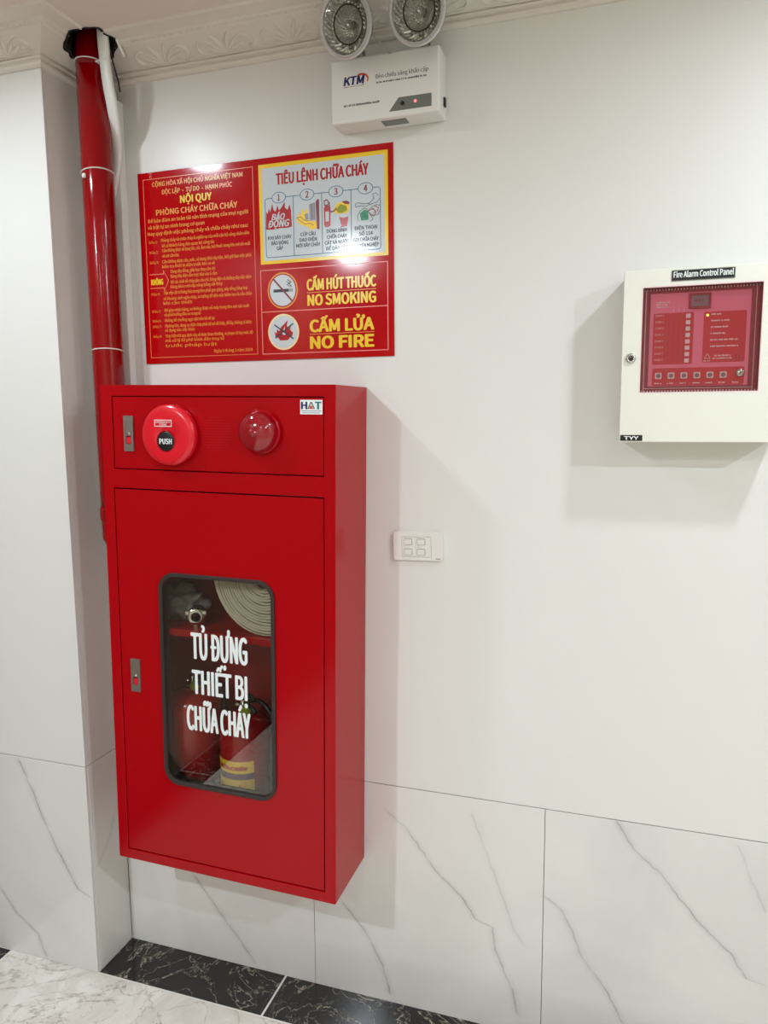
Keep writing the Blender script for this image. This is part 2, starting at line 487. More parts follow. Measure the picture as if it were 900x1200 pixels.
# main wall with the equipment on it
wb = struct('wall_back', MB().box(-0.02, XR + .1, TT, 0.12, -0.0075, CEIL + .1), MT['joint'])
obj('upper_panel', MB().box(0, XR, 0, TT, LZ + 0.0018, CEIL), MT['wall'], wb, bevel=0.0006, segs=1)
tj = [0.0, 0.5898, 1.1914, 1.793, 2.3946, 2.9962, XR]
for a, b in zip(tj, tj[1:]):
    obj('wall_tile', MB().box(a + 0.0007, b - 0.0007, 0, TT, 0, LZ - 0.0004), MT['tile'], wb, bevel=0.0005, segs=1)
# projecting column on the left
wc = struct('wall_left_pier', MB().box(XL - .1, -TT, -CD + TT, 0.1, -0.0075, CEIL + .1), MT['joint'])
wc.name = 'wall_left_return'
obj('upper_panel', MB().box(XL, -0.0004, -CD, -CD + TT, LZ + 0.0014, CEIL), MT['wall'], wc, bevel=0.001, segs=1)
obj('upper_panel', MB().box(-TT, 0, -CD + TT + .0004, 0, LZ + 0.0014, CEIL), MT['wall'], wc)
obj('wall_tile', MB().box(XL, -0.0012, -CD, -CD + TT, 0, LZ - 0.0004), MT['tile_col'], wc, bevel=0.0005, segs=1)
obj('wall_tile', MB().box(-TT, 0, -CD + TT + .0008, -0.0008, 0, LZ - 0.0004), MT['tile_side'], wc, bevel=0.0005, segs=1)
# the rest of the room
struct('wall_left', MB().box(XL - .12, XL, YB, -CD, -0.0075, CEIL + .1), MT['hall'])
struct('wall_right', MB().box(XR, XR + .12, YB, 0.1, -0.0075, CEIL + .1), MT['hall2'])
struct('wall_front', MB().box(XL - .12, XR + .12, YB - .12, YB, -0.0075, CEIL + .1), MT['hall2'])

# ceiling with the broken pipe hole
HC = (0.107, -0.104)
random.seed(3)
hole = []
for k in range(40):
    a = 2 * pi * k / 40
    r = 1 + 0.06 * sin(3 * a + 1) + 0.05 * sin(7 * a) + 0.03 * random.uniform(-1, 1)
    hole.append((HC[0] + 0.058 * r * cos(a), HC[1] + 0.050 * r * sin(a)))
def horiz_plate(mb_, outer, holes, z0, z1):
    t = MB(); t.plate(outer, holes, z0, z1)
    return mb_.add([(v[0], v[2], v[1]) for v in t.v], [tuple(reversed(f)) for f in t.f])
ce = struct('ceiling', horiz_plate(MB(), [(XL - .12, YB - .12), (XR + .12, YB - .12), (XR + .12, 0.1), (XL - .12, 0.1)], [hole], CEIL, CEIL + 0.03), MT['plaster'])
# cornice: profile (distance from wall, z) mitred round column and wall
PROF = [(0, 2.350), (.007, 2.350), (.013, 2.353), (.014, 2.358), (.010, 2.361), (.010, 2.364), (.016, 2.366), (.017, 2.370), (.013, 2.373),
        (.016, 2.376), (.026, 2.381), (.040, 2.387), (.055, 2.3925), (.070, 2.398), (.078, 2.4005), (.080, 2.404), (.088, 2.406), (.090, 2.411), (.108, 2.4135), (.122, 2.4145), (.126, 2.420), (0, 2.4201)]
def run_point(seg, s, d):
    if seg == 0: return (s, -CD - d)            # column front, s = x
    if seg == 1: return (d, s)                  # column side, s = y
    return (s, -d)                              # wall, s = x
def cornice(seg, name):
    mb_ = MB(); vs = []; m = len(PROF)
    for end in (0, 1):
        for (d, z) in PROF:
            if seg == 0: s = XL if end == 0 else d
            elif seg == 1: s = -CD - d if end == 0 else -d
            else: s = d if end == 0 else XR
            x, y = run_point(seg, s, d); vs.append((x, y, z))
    fs = [(i, (i + 1) % m, m + (i + 1) % m, m + i) for i in range(m)]
    fs += [tuple(range(m))[::-1], tuple(range(m, 2 * m))]
    mb_.add(vs, fs)
    return struct(name, mb_, MT['mould'])
T = [cornice(0, 'trim_1'), cornice(1, 'trim_2'), cornice(2, 'trim_3')]
# cut the hole through the two cornices it touches
cut = MB()
cn = [(HC[0] + (p[0] - HC[0]) * .97, HC[1] + (p[1] - HC[1]) * .97) for p in hole]
horiz_plate(cut, cn, [], 2.366, 2.47)
co = obj('cutter', cut, MT['dark'])
dg = None
for tname in (1, 2):
    md = T[tname].modifiers.new('cut', 'BOOLEAN'); md.operation = 'DIFFERENCE'; md.object = co; md.solver = 'EXACT'
bpy.context.view_layer.update()
dg = bpy.context.evaluated_depsgraph_get()
for tname in (1, 2):
    me = bpy.data.meshes.new_from_object(T[tname].evaluated_get(dg)); T[tname].modifiers.clear(); T[tname].data = me
bpy.data.objects.remove(co)

def slope_z(x, y):
    """height of the cornice underside (or the ceiling) above a floor point"""
    d = max(0.0, min(x, -y))
    P = [p for p in PROF[8:21]]
    for a, b in zip(P, P[1:]):
        if a[0] <= d <= b[0]: return a[1] + (b[1] - a[1]) * (d - a[0]) / max(b[0] - a[0], 1e-6)
    return CEIL if d > P[-1][0] else P[0][1]
random.seed(9)
n = len(hole); sc_ = lambda p, k: (HC[0] + (p[0] - HC[0]) * k, HC[1] + (p[1] - HC[1]) * k)
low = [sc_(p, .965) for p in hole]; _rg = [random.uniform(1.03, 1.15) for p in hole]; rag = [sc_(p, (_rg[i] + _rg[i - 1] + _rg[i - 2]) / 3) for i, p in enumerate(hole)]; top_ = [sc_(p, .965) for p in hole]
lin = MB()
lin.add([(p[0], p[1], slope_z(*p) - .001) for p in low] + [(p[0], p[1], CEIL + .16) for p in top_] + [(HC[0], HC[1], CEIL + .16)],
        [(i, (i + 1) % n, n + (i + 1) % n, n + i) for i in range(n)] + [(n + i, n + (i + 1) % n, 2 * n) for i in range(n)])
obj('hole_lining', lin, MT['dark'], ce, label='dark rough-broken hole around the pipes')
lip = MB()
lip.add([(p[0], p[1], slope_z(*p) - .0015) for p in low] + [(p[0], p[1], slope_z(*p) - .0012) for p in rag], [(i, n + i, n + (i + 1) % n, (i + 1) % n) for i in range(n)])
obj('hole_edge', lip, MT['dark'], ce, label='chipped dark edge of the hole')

def cove(t):
    """distance, z and outward normal along the decorated slope, t in metres from its lower edge"""
    P = PROF[8:15]; acc = 0
    for (a, b) in zip(P, P[1:]):
        L = math.hypot(b[0] - a[0], b[1] - a[1])
        if t <= acc + L or b == P[-1]:
            k = (t - acc) / L; d = a[0] + (b[0] - a[0]) * k; z = a[1] + (b[1] - a[1]) * k
            nx, nz = (b[1] - a[1]) / L, -(b[0] - a[0]) / L
            return d, z, nx, nz
        acc += L
def relief(mb_, seg, pts, w, h):
    """a raised, tapering stroke in (s, t) coordinates laid on the slope"""
    m = len(pts); rows = []
    for i, (s, t) in enumerate(pts):
        a = pts[max(i - 1, 0)]; b = pts[min(i + 1, m - 1)]
        dx, dt = b[0] - a[0], b[1] - a[1]; L = math.hypot(dx, dt) or 1; nx_, nt_ = -dt / L, dx / L
        k = sin(pi * (0.12 + 0.8 * i / (m - 1)))
        row = []
        for j, (o_, hh) in enumerate(((-1, -.15), (-.55, .75), (0, 1), (.55, .75), (1, -.15))):
            ss = s + nx_ * o_ * w * k; tt = max(0.0, min(0.076, t + nt_ * o_ * w * k))
            d, z, nx, nz = cove(tt); e = h * hh * k
            x, y = run_point(seg, ss, d + nx * e); row.append((x, y, z + nz * e))
        rows.append(row)
    vs = [v for r_ in rows for v in r_]
    mb_.add(vs, [(i * 5 + j, i * 5 + j + 1, (i + 1) * 5 + j + 1, (i + 1) * 5 + j) for i in range(m - 1) for j in range(4)], True)
def fan(seg, s):
    mb_ = MB()
    for a in (-62, -38, -14, 12, 36, 60):
        L = 0.056 * (1 - abs(a) / 240); aa = radians(a); bend = 0.010 * (1 if a > 0 else -1)
        pts = [(s + sin(aa) * L * k / 6 * 1.15 + bend * (k / 6) ** 2, 0.008 + cos(aa) * L * k / 6) for k in range(7)]
        relief(mb_, seg, pts, 0.0066, 0.0085)
    for sg in (-1, 1):
        pts = [(s + sg * (0.052 + 0.018 * cos(q)), 0.030 + 0.018 * sin(q)) for q in [radians(x) for x in range(-150, 160, 34)]]
        relief(mb_, seg, pts, 0.0044, 0.0062)
    pts = [(s - 0.078, 0.012), (s - .05, 0.005), (s, 0.004), (s + .05, 0.005), (s + 0.078, 0.012)]
    relief(mb_, seg, pts, 0.004, 0.004)
    return mb_
for seg, spots in ((0, [-0.40, -0.235, -0.07]), (2, [0.26 + 0.168 * k for k in range(19)])):
    for s_ in spots: obj('leaf_relief', fan(seg, s_), MT['mould'], T[seg])
for seg, a, b in ((0, XL + .02, 0.05), (2, 0.2, XR - .02)):
    mb_ = MB(); s_ = a; k = 0
    while s_ < b:
        x, y = run_point(seg, s_, .0835); r = 0.0032
        if k % 5 != 4: mb_.lathe([(r, 0), (r * .75, r * .7), (0.0002, r)], (x, y, 2.4055), (0, -.45, -.9), 8)
        s_ += 0.0145; k += 1
    obj('bead_row', mb_, MT['mould'], T[seg], kind='stuff')

# ------------------------------------------------------------------ ceiling downlights (behind and above the photographer)
for i, (x, y, wt) in enumerate(LAMPS):
    t = thing('downlight', 'round recessed ceiling downlight, %s' % ['nearest the red pipe', 'above the alarm panel', 'one row out from the alarm panel', 'by the left wall, further out', 'third row on the right', 'nearest the right wall', 'at the far end of the room'][i], 'lamp', (x, y, CEIL), group='ceiling downlights')
    obj('trim_ring', MB().lathe([(0.075, 0), (0.075, -0.004), (0.068, -0.009), (0.056, -0.009), (0.052, -0.003), (0.052, -0.0005)], n=32), MT['white'], t)
    obj('lens', MB().lathe([(0.0525, -0.001), (0.0001, -0.001)], n=24, smooth=False), MT['lamp'], t)
    ld = bpy.data.lights.new('downlight_lamp', 'AREA'); ld.shape = 'DISK'; ld.size = 0.095; ld.energy = wt; ld.color = LAMP_COLOR; ld.spread = radians(180)
    lo = bpy.data.objects.new('downlight_lamp', ld); COL.objects.link(lo); lo.parent = t; lo.location = (0, 0, -0.006)

# ------------------------------------------------------------------ red riser pipe, conduit, trunking
t = thing('riser_pipe', 'glossy red steel riser pipe running from the ceiling hole down beside the cabinet', 'pipe', (0.09, -0.08, 0))
obj('pipe_body', MB().tube([(0, 0, 2.58), (0, 0, 2.0), (0, 0, 1.335), (0, 0, 1.30)], 0.0375, 28), MT['pipe'], t)
obj('pipe_coupling', MB().lathe([(.0375, 0), (.0395, .003), (.0408, .008), (.0408, .03), (.0395, .035), (.0375, .038)], (0, 0, 1.262), n=28).lathe([(.0375, 0), (.0375, -.045), (.03, -.06), (.0001, -.06)], (0, 0, 1.262), n=28), MT['pipe'], t)
obj('branch_stub', MB().tube([(0, 0, 1.235), (.06, -.01, 1.235)], 0.022, 18), MT['pipe'], t)
for z, tilt in ((2.371, .05), (2.120, -.10), (1.694, -.06)):
    obj('cable_tie', MB().torus((0, 0, z), 0.0385, 0.0016, (tilt, 0.10, 1), 30, 6), MT['white'], t, label='thin white cable tie round the pipe')
mb_ = MB().box(-.012, -.004, -.043, -.0385, 2.102, 2.112).tube([(-.006, -.042, 2.108), (-.008, -.046, 2.100)], .0016, 6)
obj('tie_head', mb_, MT['white'], t)

t = thing('cable_trunking', 'straight flat white cable trunking fixed to the wall behind the red pipe', 'cable trunking', (0.088, 0, 1.2))
obj('cover', MB().box(-0.013, 0.027, -0.026, -0.0003, 0.06, 1.110), MT['trunk'], t, bevel=0.002)
obj('coupler', MB().box(-0.0136, 0.0276, -0.0266, -0.0003, 0.835, 0.838), MT['trunk'], t)

path = [(.149, -.105, 2.52), (.1466, -.108, 2.42), (.1455, -.103, 2.367), (.1450, -.095, 2.313), (.1420, -.078, 2.258), (.1170, -.0375, 2.185), (.102, -.034, 2.12), (.080, -.034, 2.05)]
t = thing('conduit', 'bowed white flexible conduit coming out of the ceiling hole in front of the trunking', 'conduit', (path[0][0], path[0][1], 0))
def smooth_path(P, n=6):
    P = [Vector(p) for p in P]; out = []
    for i in range(len(P) - 1):
        a = P[max(i - 1, 0)]; b = P[i]; c = P[i + 1]; d = P[min(i + 2, len(P) - 1)]
        for k in range(n):
            u = k / n
            out.append(0.5 * ((2 * b) + (c - a) * u + (2 * a - 5 * b + 4 * c - d) * u * u + (3 * b - a - 3 * c + d) * u ** 3))
    return out + [P[-1]]
def ribbon(mb_, pts, w, th):
    vs = []
    for i, p in enumerate(pts):
        for dx, dy in ((-w / 2, -th * .3), (-w / 3, -th / 2), (w / 3, -th / 2), (w / 2, -th * .3), (w / 2, th / 2), (-w / 2, th / 2)): vs.append((p[0] + dx, p[1] + dy, p[2]))
    m = len(pts)
    mb_.add(vs, [(i * 6 + j, i * 6 + (j + 1) % 6, (i + 1) * 6 + (j + 1) % 6, (i + 1) * 6 + j) for i in range(m - 1) for j in range(6)] + [tuple(range(6))[::-1], tuple(range((m - 1) * 6, m * 6))], True)
    return mb_
sp = [(p[0] - path[0][0], p[1] - path[0][1], p[2]) for p in smooth_path(path)]
obj('conduit_sleeve', ribbon(MB(), sp, 0.026, 0.012), MT['trunk'], t)
obj('clip', MB().box(-.026, .012, -.004, .010, 2.362, 2.365), MT['trunk'], t)
t = thing('black_wire', 'thin black wire hanging from the ceiling hole beside the white conduit', 'wire', (0.16, -0.09, 2.3))
obj('strand', MB().tube(smooth_path([(-.012, -.01, .20), (-.004, -.008, .10), (.004, -.004, .05), (.008, .004, .02), (.006, .010, .0)], 4), 0.0022, 8), MT['black_p'], t)
t = thing('grey_cable', 'thin pale cable looping out of the right side of the ceiling hole', 'cable', (0.172, -0.09, 2.35))
obj('strand', MB().tube(smooth_path([(-.02, -.01, .14), (-.006, -.006, .085), (.002, -.002, .06), (.004, .012, .04), (.002, .022, .034)], 4), 0.0035, 8), MT['trunk'], t)

# ------------------------------------------------------------------ fire cabinet
TH = 0.0177
cab = thing('fire_cabinet', 'large red wall-hung fire equipment cabinet with a lettered glass window in its door', 'fire cabinet', (0.4351, 0, 0.3999), (0, TH, 0))
D = 0.1985
def cx(X): return X - 0.3
body = MB()
t_ = 0.003
body.box(-.3, -.3 + t_, -D, -.001, 0, 1.2).box(.3 - t_, .3, -D, -.001, 0, 1.2).box(-.3 + t_, .3 - t_, -D, -.001, 0, t_).box(-.3 + t_, .3 - t_, -D, -.001, 1.2 - t_, 1.2)
obj('cabinet_body', body, MT['red'], cab, bevel=0.0012, segs=2)
obj('back_plate', MB().box(-.297, .297, -.004, -.001, .003, 1.197), MT['red_in'], cab)
obj('divider_plate', MB().box(-.297, .297, -D + .004, -.005, .975, .978), MT['red_in'], cab)
for x_ in (-.2965, .2945): obj('inner_lining', MB().box(x_, x_ + .002, -.190, -.005, .004, .974), MT['red_in'], cab)
fr = MB().plate(rc(-.3, .3, 0, 1.2), [rc(cx(.0305), cx(.5735), 1.002, 1.1745), rc(cx(.0275), cx(.5735), .0255, .9575)], -.2, -D)
# the frame's returned lips
for (x0, x1, z0, z1) in ((cx(.0305), cx(.5735), 1.002, 1.1745), (cx(.0275), cx(.5735), .0255, .9575)):
    fr.box(x0 - .0015, x0, -D, -.186, z0, z1).box(x1, x1 + .0015, -D, -.186, z0, z1).box(x0, x1, -D, -.186, z0 - .0015, z0).box(x0, x1, -D, -.186, z1, z1 + .0015)
obj('front_frame', fr, MT['red'], cab, bevel=0.0009, segs=2)

def latch(z0, x0, parent, name='latch'):
    L = obj(name, MB().plate(rrect(x0, x0 + .026, z0, z0 + .083, .0015, 3), [rrect(x0 + .006, x0 + .020, z0 + .017, z0 + .071, .001, 2)], -.2035, -.199), MT['steel'], parent, bevel=0.0006, segs=1, label='slim steel push latch with a red button')
    obj('latch_plate', MB().box(x0 + .0055, x0 + .0205, -.2022, -.2000, z0 + .036, z0 + .0715), MT['steel'], L, bevel=.0005, segs=1)
    obj('latch_button', MB().box(x0 + .007, x0 + .019, -.2032, -.2000, z0 + .018, z0 + .033), MT['board_red'], L, bevel=.001)
    obj('keyhole', MB().lathe([(.0001, .0045), (.0032, .004), (.0038, 0)], (x0 + .013, -.1995, z0 + .0415), (0, -1, 0), 14), MT['chrome'], L)
    return L

# upper service panel with its devices
pn = obj('service_panel', MB().plate(rc(cx(.0325), cx(.5715), 1.0045, 1.1725), [], -.1985, -.1965), MT['red'], cab, bevel=0.0008, segs=1)
latch(1.0455, cx(.0645), pn)
C1 = (cx(.1955), -.1985, 1.0860)
cp = obj('call_point', MB().lathe([(.0655, 0), (.0700, .006), (.0700, .016), (.0670, .0215), (.0560, .0235), (.0400, .0240), (.0250, .0240), (.0232, .0222), (.0001, .0222)], C1, (0, -1, 0), 48), MT['callred'], pn, label='round red manual call point')
bt = MB().lathe([(.0225, .0215), (.0225, .0240), (.0200, .0248), (.0001, .0248)], (C1[0] - .003, C1[1], C1[2] - .014), (0, -1, 0), 28)
obj('push_button', bt, MT['black_p'], cp, label='black button reading PUSH')
px, pz = C1[0] - .003, C1[2] - .014
obj('push_lettering', MB().text('PUSH', px - .0165, px + .0165, pz - .006, .0118, C1[1] - .0252, bold=.05), MT['vinyl'], cp)
lb = MB().line(rc(C1[0] - .031, C1[0] + .013, C1[2] + .020, C1[2] + .034), .0018, C1[1] - .0243, True)
obj('label_frame', lb, MT['light_pink'], cp)
obj('label_lettering', MB().text('EMERGENCY', C1[0] - .028, C1[0] + .010, C1[2] + .0275, .0042, C1[1] - .0243, bold=.01).text('FIRE', C1[0] - .018, C1[0] + .001, C1[2] + .0218, .0042, C1[1] - .0243, bold=.01), MT['vinyl'], cp)
obj('rim_ring', MB().torus((px, C1[1] - .0240, pz), .0235, .0010, (0, 1, 0), 36, 6), MT['red'], cp)
C2 = (cx(.4240), -.1985, 1.0965)
st = obj('strobe_lamp', MB().lathe([(.047, 0), (.049, .003), (.049, .010), (.0455, .012)], C2, (0, -1, 0), 40), MT['red'], pn, label='round dark red strobe lamp')
dome = [(.0455, .010), (.0450, .020)] + [(.0445 * cos(a), .022 + .024 * sin(a)) for a in [radians(x) for x in range(0, 91, 10)]]
obj('strobe_dome', MB().lathe(dome, C2, (0, -1, 0), 40), MT['strobe'], st)
obj('dome_bulb', MB().lathe([(.0001, .051), (.006, .0495), (.009, .046)], C2, (0, -1, 0), 14), MT['strobe'], st)
# speaker perforations between the two devices
hl = MB(); random.seed(5)
for i in range(13):
    for j in range(13):
        x = cx(.308) + (i - 6) * .0062 + (j % 2) * .0031; z = 1.090 + (j - 6) * .0062
        if math.hypot(x - cx(.308), z - 1.090) < .041: hl.flat(ell(x, z, .0011, n=6), -.19865)
obj('speaker_holes', hl, MT['frame_red'], pn, kind='stuff')
sk = obj('maker_sticker', MB().box(cx(.5175), cx(.5695), -.1990, -.1985, 1.1365, 1.1675), MT['vinyl'], pn, label='white sticker reading HAT')
y_ = -.1992
obj('sticker_letter', MB().text('H', cx(.5195), cx(.5345), 1.1480, .0150, y_, bold=.08), MT['navy'], sk)
obj('sticker_letter', MB().text('A', cx(.5345), cx(.5525), 1.1480, .0150, y_, bold=.02), MT['grey_t'], sk)
obj('sticker_letter', MB().text('T', cx(.5520), cx(.5672), 1.1480, .0150, y_, bold=.08), MT['teal'], sk)
obj('sticker_accent', MB().flat([(cx(.5385), 1.1480), (cx(.5485), 1.1480), (cx(.5435), 1.1565)], y_ - .0001), MT['orange'], sk)
obj('sticker_rule', MB().rect(cx(.5200), cx(.5670), 1.1432, 1.1442, y_).rect(cx(.523), cx(.564), 1.1393, 1.1402, y_), MT['navy'], sk)

# door
dr = obj('door', MB().plate(rc(cx(.0298), cx(.5708), .0285, .9545), [rrect(cx(.1500), cx(.4480), .2310, .7570, .038, 8)], -.1990, -.1800), MT['red'], cab, bevel=0.0009, segs=2)
obj('window_gasket', MB().plate(rrect(cx(.1465), cx(.4515), .2275, .7605, .042, 8), [rrect(cx(.1552), cx(.4428), .2362, .7518, .034, 8)], -.2045, -.1780), MT['rubber'], dr, bevel=0.0022, segs=3, label='dark grey rubber gasket')
gl = obj('door_glass', MB().plate(rrect(cx(.1545), cx(.4435), .2355, .7525, .034, 8), [], -.1985, -.1980), MT['glass'], dr)
yl = -.1990
for txt_, xa_, xb_, z_, h_ in (('TỦ ĐỰNG', .2285, .3795, .5558, .0625), ('THIẾT BỊ', .2290, .3785, .4687, .0575), ('CHỮA CHÁY', .2115, .3850, .3758, .0600)):
    obj('lettering_line', MB().text(txt_, cx(xa_), cx(xb_), z_, h_, yl, bold=.036, res=4), MT['vinyl'], gl, label='white vinyl lettering ' + txt_)
latch(.4530, cx(.0585), dr)
obj('hinge', MB().tube([(.2865, -.1985, .82), (.2865, -.1985, .88)], .0016, 8), MT['red'], dr)
obj('hinge', MB().tube([(.2865, -.1985, .12), (.2865, -.1985, .18)], .0016, 8), MT['red'], dr)
# shelves
obj('shelf', MB().box(-.294, .294, -.176, -.006, .6135, .6155).box(-.294, .294, -.1765, -.1745, .598, .6155), MT['red'], cab, bevel=.0006, segs=1)
obj('shelf', MB().box(-.294, .294, -.176, -.006, .183, .185).box(-.294, .294, -.1765, -.1745, .168, .185), MT['rubber'], cab, bevel=.0006, segs=1, label='grey lower shelf')

SH = 0.3999 + 0.6155; SL = 0.3999 + 0.185
def zsh(x, z0): return z0 - (x - 0.4351) * sin(TH) + .0012
# ------------------------------------------------------------------ things in the cabinet
hx, hR = 0.549, 0.138
t = thing('fire_hose_roll', 'cream canvas fire hose coiled flat into a roll on the upper cabinet shelf', 'fire hose', (hx, -0.125, zsh(hx, SH)), (0, 0, radians(-6)))
coil = MB(); seam = MB()
turns = 17; r0 = 0.020; step = (hR - r0) / turns; N = 44
random.seed(11)
def hose_r(a): return r0 + step * a / (2 * pi)
vs = []; tot = turns * N
for i in range(tot + 1):
    a = 2 * pi * i / N; r = hose_r(a) + 0.0007 * sin(a * 3.3) + .0005 * noise.noise((a * .8, 1, 0))
    yo = 0.0022 * noise.noise((a * .55, 3, 0)); th = step * .76
    for rr, yy in ((r, -.030), (r + th * .5, -.033), (r + th, -.030), (r + th, .030), (r, .030)):
        rr = min(rr, hR)
        vs.append((cos(a) * rr, yy + yo, hR + sin(a) * rr))
fs = [(i * 5 + j, i * 5 + (j + 1) % 5, (i + 1) * 5 + (j + 1) % 5, (i + 1) * 5 + j) for i in range(tot) for j in range(5)]
coil.add(vs, fs, False)
obj('hose_coil', coil, MT['hose'], t)
obj('hose_gap_shade', MB().lathe([(r0 + .002, -.027), (hR - .003, -.027), (hR - .003, .027), (r0 + .002, .027)], (0, 0, hR), (0, 1, 0), 40), MT['hose_d'], t, label='dark painted shade in the gaps between the hose layers')  # darker disc inside the coil, painting the shade between its turns
obj('core_shade', MB().lathe([(.006, -.024), (.016, -.024), (.018, -.020), (.018, .02)], (0, 0, hR), (0, 1, 0), 24), MT['black_p'], t)  # black ring painting the shade in the roll's open centre

def extinguisher(x, y, r, h, label, ylab, k=1.0):
    t = thing('fire_extinguisher', label, 'fire extinguisher', (x, y, zsh(x, SL)), group='fire extinguishers on the lower shelf')
    pr = [(r * .80, 0), (r * .92, .004), (r, .014), (r, h)] + [(r * (0.28 + .72 * cos(radians(a))), h + r * .62 * sin(radians(a))) for a in range(10, 91, 10)] + [(r * .27, h + r * .70)]
    obj('cylinder', MB().lathe(pr, n=40), MT['ext'], t)
    obj('base_ring', MB().lathe([(r * .94, .0), (r * 1.012, .001), (r * 1.012, .010), (r * .99, .012)], n=40), MT['black_p'], t)
    top = h + r * .68
    obj('valve', MB().lathe([(.014, 0), (.017, .002), (.017, .010), (.012, .012), (.012, .030), (.009, .034), (.0001, .034)], (0, 0, top), n=20).tube([(0, 0, top + .018), (-.024, -.010, top + .018)], .006, 10), MT['chrome'], t)
    obj('gauge', MB().lathe([(.013, 0), (.013, .006), (.0001, .006)], (.016, -.016, top + .010), (.3, -1, .1), 20), MT['lime'], t, label='small yellow-green gauge tag')
    obj('lever', MB().box(-.010, .010, -.003, .010, top + .034, top + .039).tube([(-.004, .0, top + .036), (.03, -.02, top + .050), (.052, -.034, top + .046)], [.006, .006, .004], 8), MT['black_p'], t)
    obj('carry_handle', MB().tube([(-.004, .0, top + .024), (.03, -.018, top + .020), (.050, -.030, top + .012)], [.006, .006, .004], 8), MT['black_p'], t)
    obj('hose', MB().tube(smooth_path([(.0, .012, top + .018), (.03, .03, top + .016), (r + .006, .02, top - .02), (r + .009, .008, h * .6), (r + .009, 0, h * .3)], 5), .006, 10), MT['black_p'], t)
    if ylab:
        a0, a1 = ylab
        for nm, z0, z1, mt, e in (('label', .022, .108, 'yellow', .0006), ('label_band', .062, .078, 'purple', .0009)):
            obj(nm, MB().lathe([(r + e, z0), (r + e, z1)], n=24, a0=a0, a1=a1), MT[mt], t)
        tx = MB(); tx.text('CHỮA CHÁY', 0, 1, 0, 1, 0, bold=.03); L = MB()
        vs_ = []
        for (u, _, w) in tx.v:
            a = a0 + .22 + (a1 - a0 - .44) * u; vs_.append(((r + .0012) * cos(a), (r + .0012) * sin(a), .086 + .009 * w))
        L.add(vs_, tx.f)
        obj('label_lettering', L, MT['orange'], t)
        for ac in (a0 + .55, a1 - .55):
            fm = MB()
            pts = [(-.008, .0), (.0, -.004), (.008, .0), (.006, .009), (.002, .006), (-.001, .016), (-.005, .008)]
            tri = MB().flat(pts, 0)
            fm.add([((r + .0011) * cos(ac + v[0] / r), (r + .0011) * sin(ac + v[0] / r), .036 + v[2]) for v in tri.v], tri.f)
            obj('label_flame', fm, MT['orange'], t)
    return t
extinguisher(.459, -.108, .062, .172, 'small red fire extinguisher with a yellow label standing at the right behind the glass', (radians(205), radians(318)))
extinguisher(.300, -.082, .070, .200, 'plain darker red fire extinguisher standing at the left behind the glass', None)

# crumpled plastic bag and coupling
def lump(c, sx, sy, sz, amp, fr_, seed, sub=4):
    bm = bmesh.new(); bmesh.ops.create_icosphere(bm, subdivisions=sub, radius=1)
    for v in bm.verts:
        nn = noise.noise(v.co * fr_ + Vector((seed, 0, 0))) + .6 * noise.noise(v.co * fr_ * 2.3 + Vector((0, seed, 0))) + .4 * abs(noise.noise(v.co * fr_ * 5))
        p = v.co * (1 + amp * nn); v.co = Vector((c[0] + p.x * sx, c[1] + p.y * sy, max(c[2] + p.z * sz, 0.0)))
    m = MB(); bm.verts.ensure_lookup_table()
    m.add([v.co.copy() for v in bm.verts], [tuple(x.index for x in f.verts) for f in bm.faces], True)
    bm.free(); return m
t = thing('plastic_bag', 'crumpled grey translucent plastic bag on the upper shelf left of the hose roll', 'plastic bag', (.285, -.09, zsh(.27, SH)))
obj('bag_film', lump((-.02, 0, .035), .068, .045, .042, .5, 1.9, 4.0), MT['bag'], t)
obj('bag_contents', lump((-.035, .005, .026), .042, .03, .028, .35, 1.4, 9.0, 3), MT['rubber'], t)
t = thing('hose_coupling', 'small cast metal hose coupling on the shelf edge between the bag and the hose roll', 'hose coupling', (.352, -.135, zsh(.352, SH) + .0), (0, 0, radians(25)))
obj('coupling_body', MB().lathe([(.012, 0), (.022, 0), (.024, .004), (.024, .014), (.019, .018), (.019, .032), (.022, .035), (.022, .042), (.013, .042), (.012, .0)], (0, -.015, .024), (0, 1, .0), 28), MT['chrome'], t)
for k in range(3):
    a = 2 * pi * k / 3 + .5
    obj('coupling_lug', MB().box(-.004, .004, -.016, -.004, -.004, .004), MT['chrome'], t, loc=(.0235 * cos(a), 0, .024 + .0225 * sin(a)))

# ------------------------------------------------------------------ regulation poster
po = thing('regulation_poster', 'glossy red fire safety regulations poster with no smoking and no fire signs above the cabinet', 'poster', (0.1487, 0, 2.1367))
PW, PH = 0.6770, 0.4715
obj('poster_board', MB().box(0, PW, -.0030, -.0002, -PH, 0), MT['p_red'], po, bevel=.0004, segs=1)
Y0 = -.0032; dy = .00018
obj('notice_border', MB().line(rc(.0160, .3240, -.4560, -.0165), .0014, Y0, True), MT['p_line'], po)
tx = MB()
tx.text('CỘNG HÒA XÃ HỘI CHỦ NGHĨA VIỆT NAM', .042, .297, -.0354, .0105, Y0, bold=.035)
tx.text('ĐỘC LẬP  -  TỰ DO  -  HẠNH PHÚC', .069, .268, -.0555, .0105, Y0, bold=.035)
tx.text('PHÒNG CHÁY CHỮA CHÁY', .050, .281, -.1047, .0130, Y0, bold=.05)
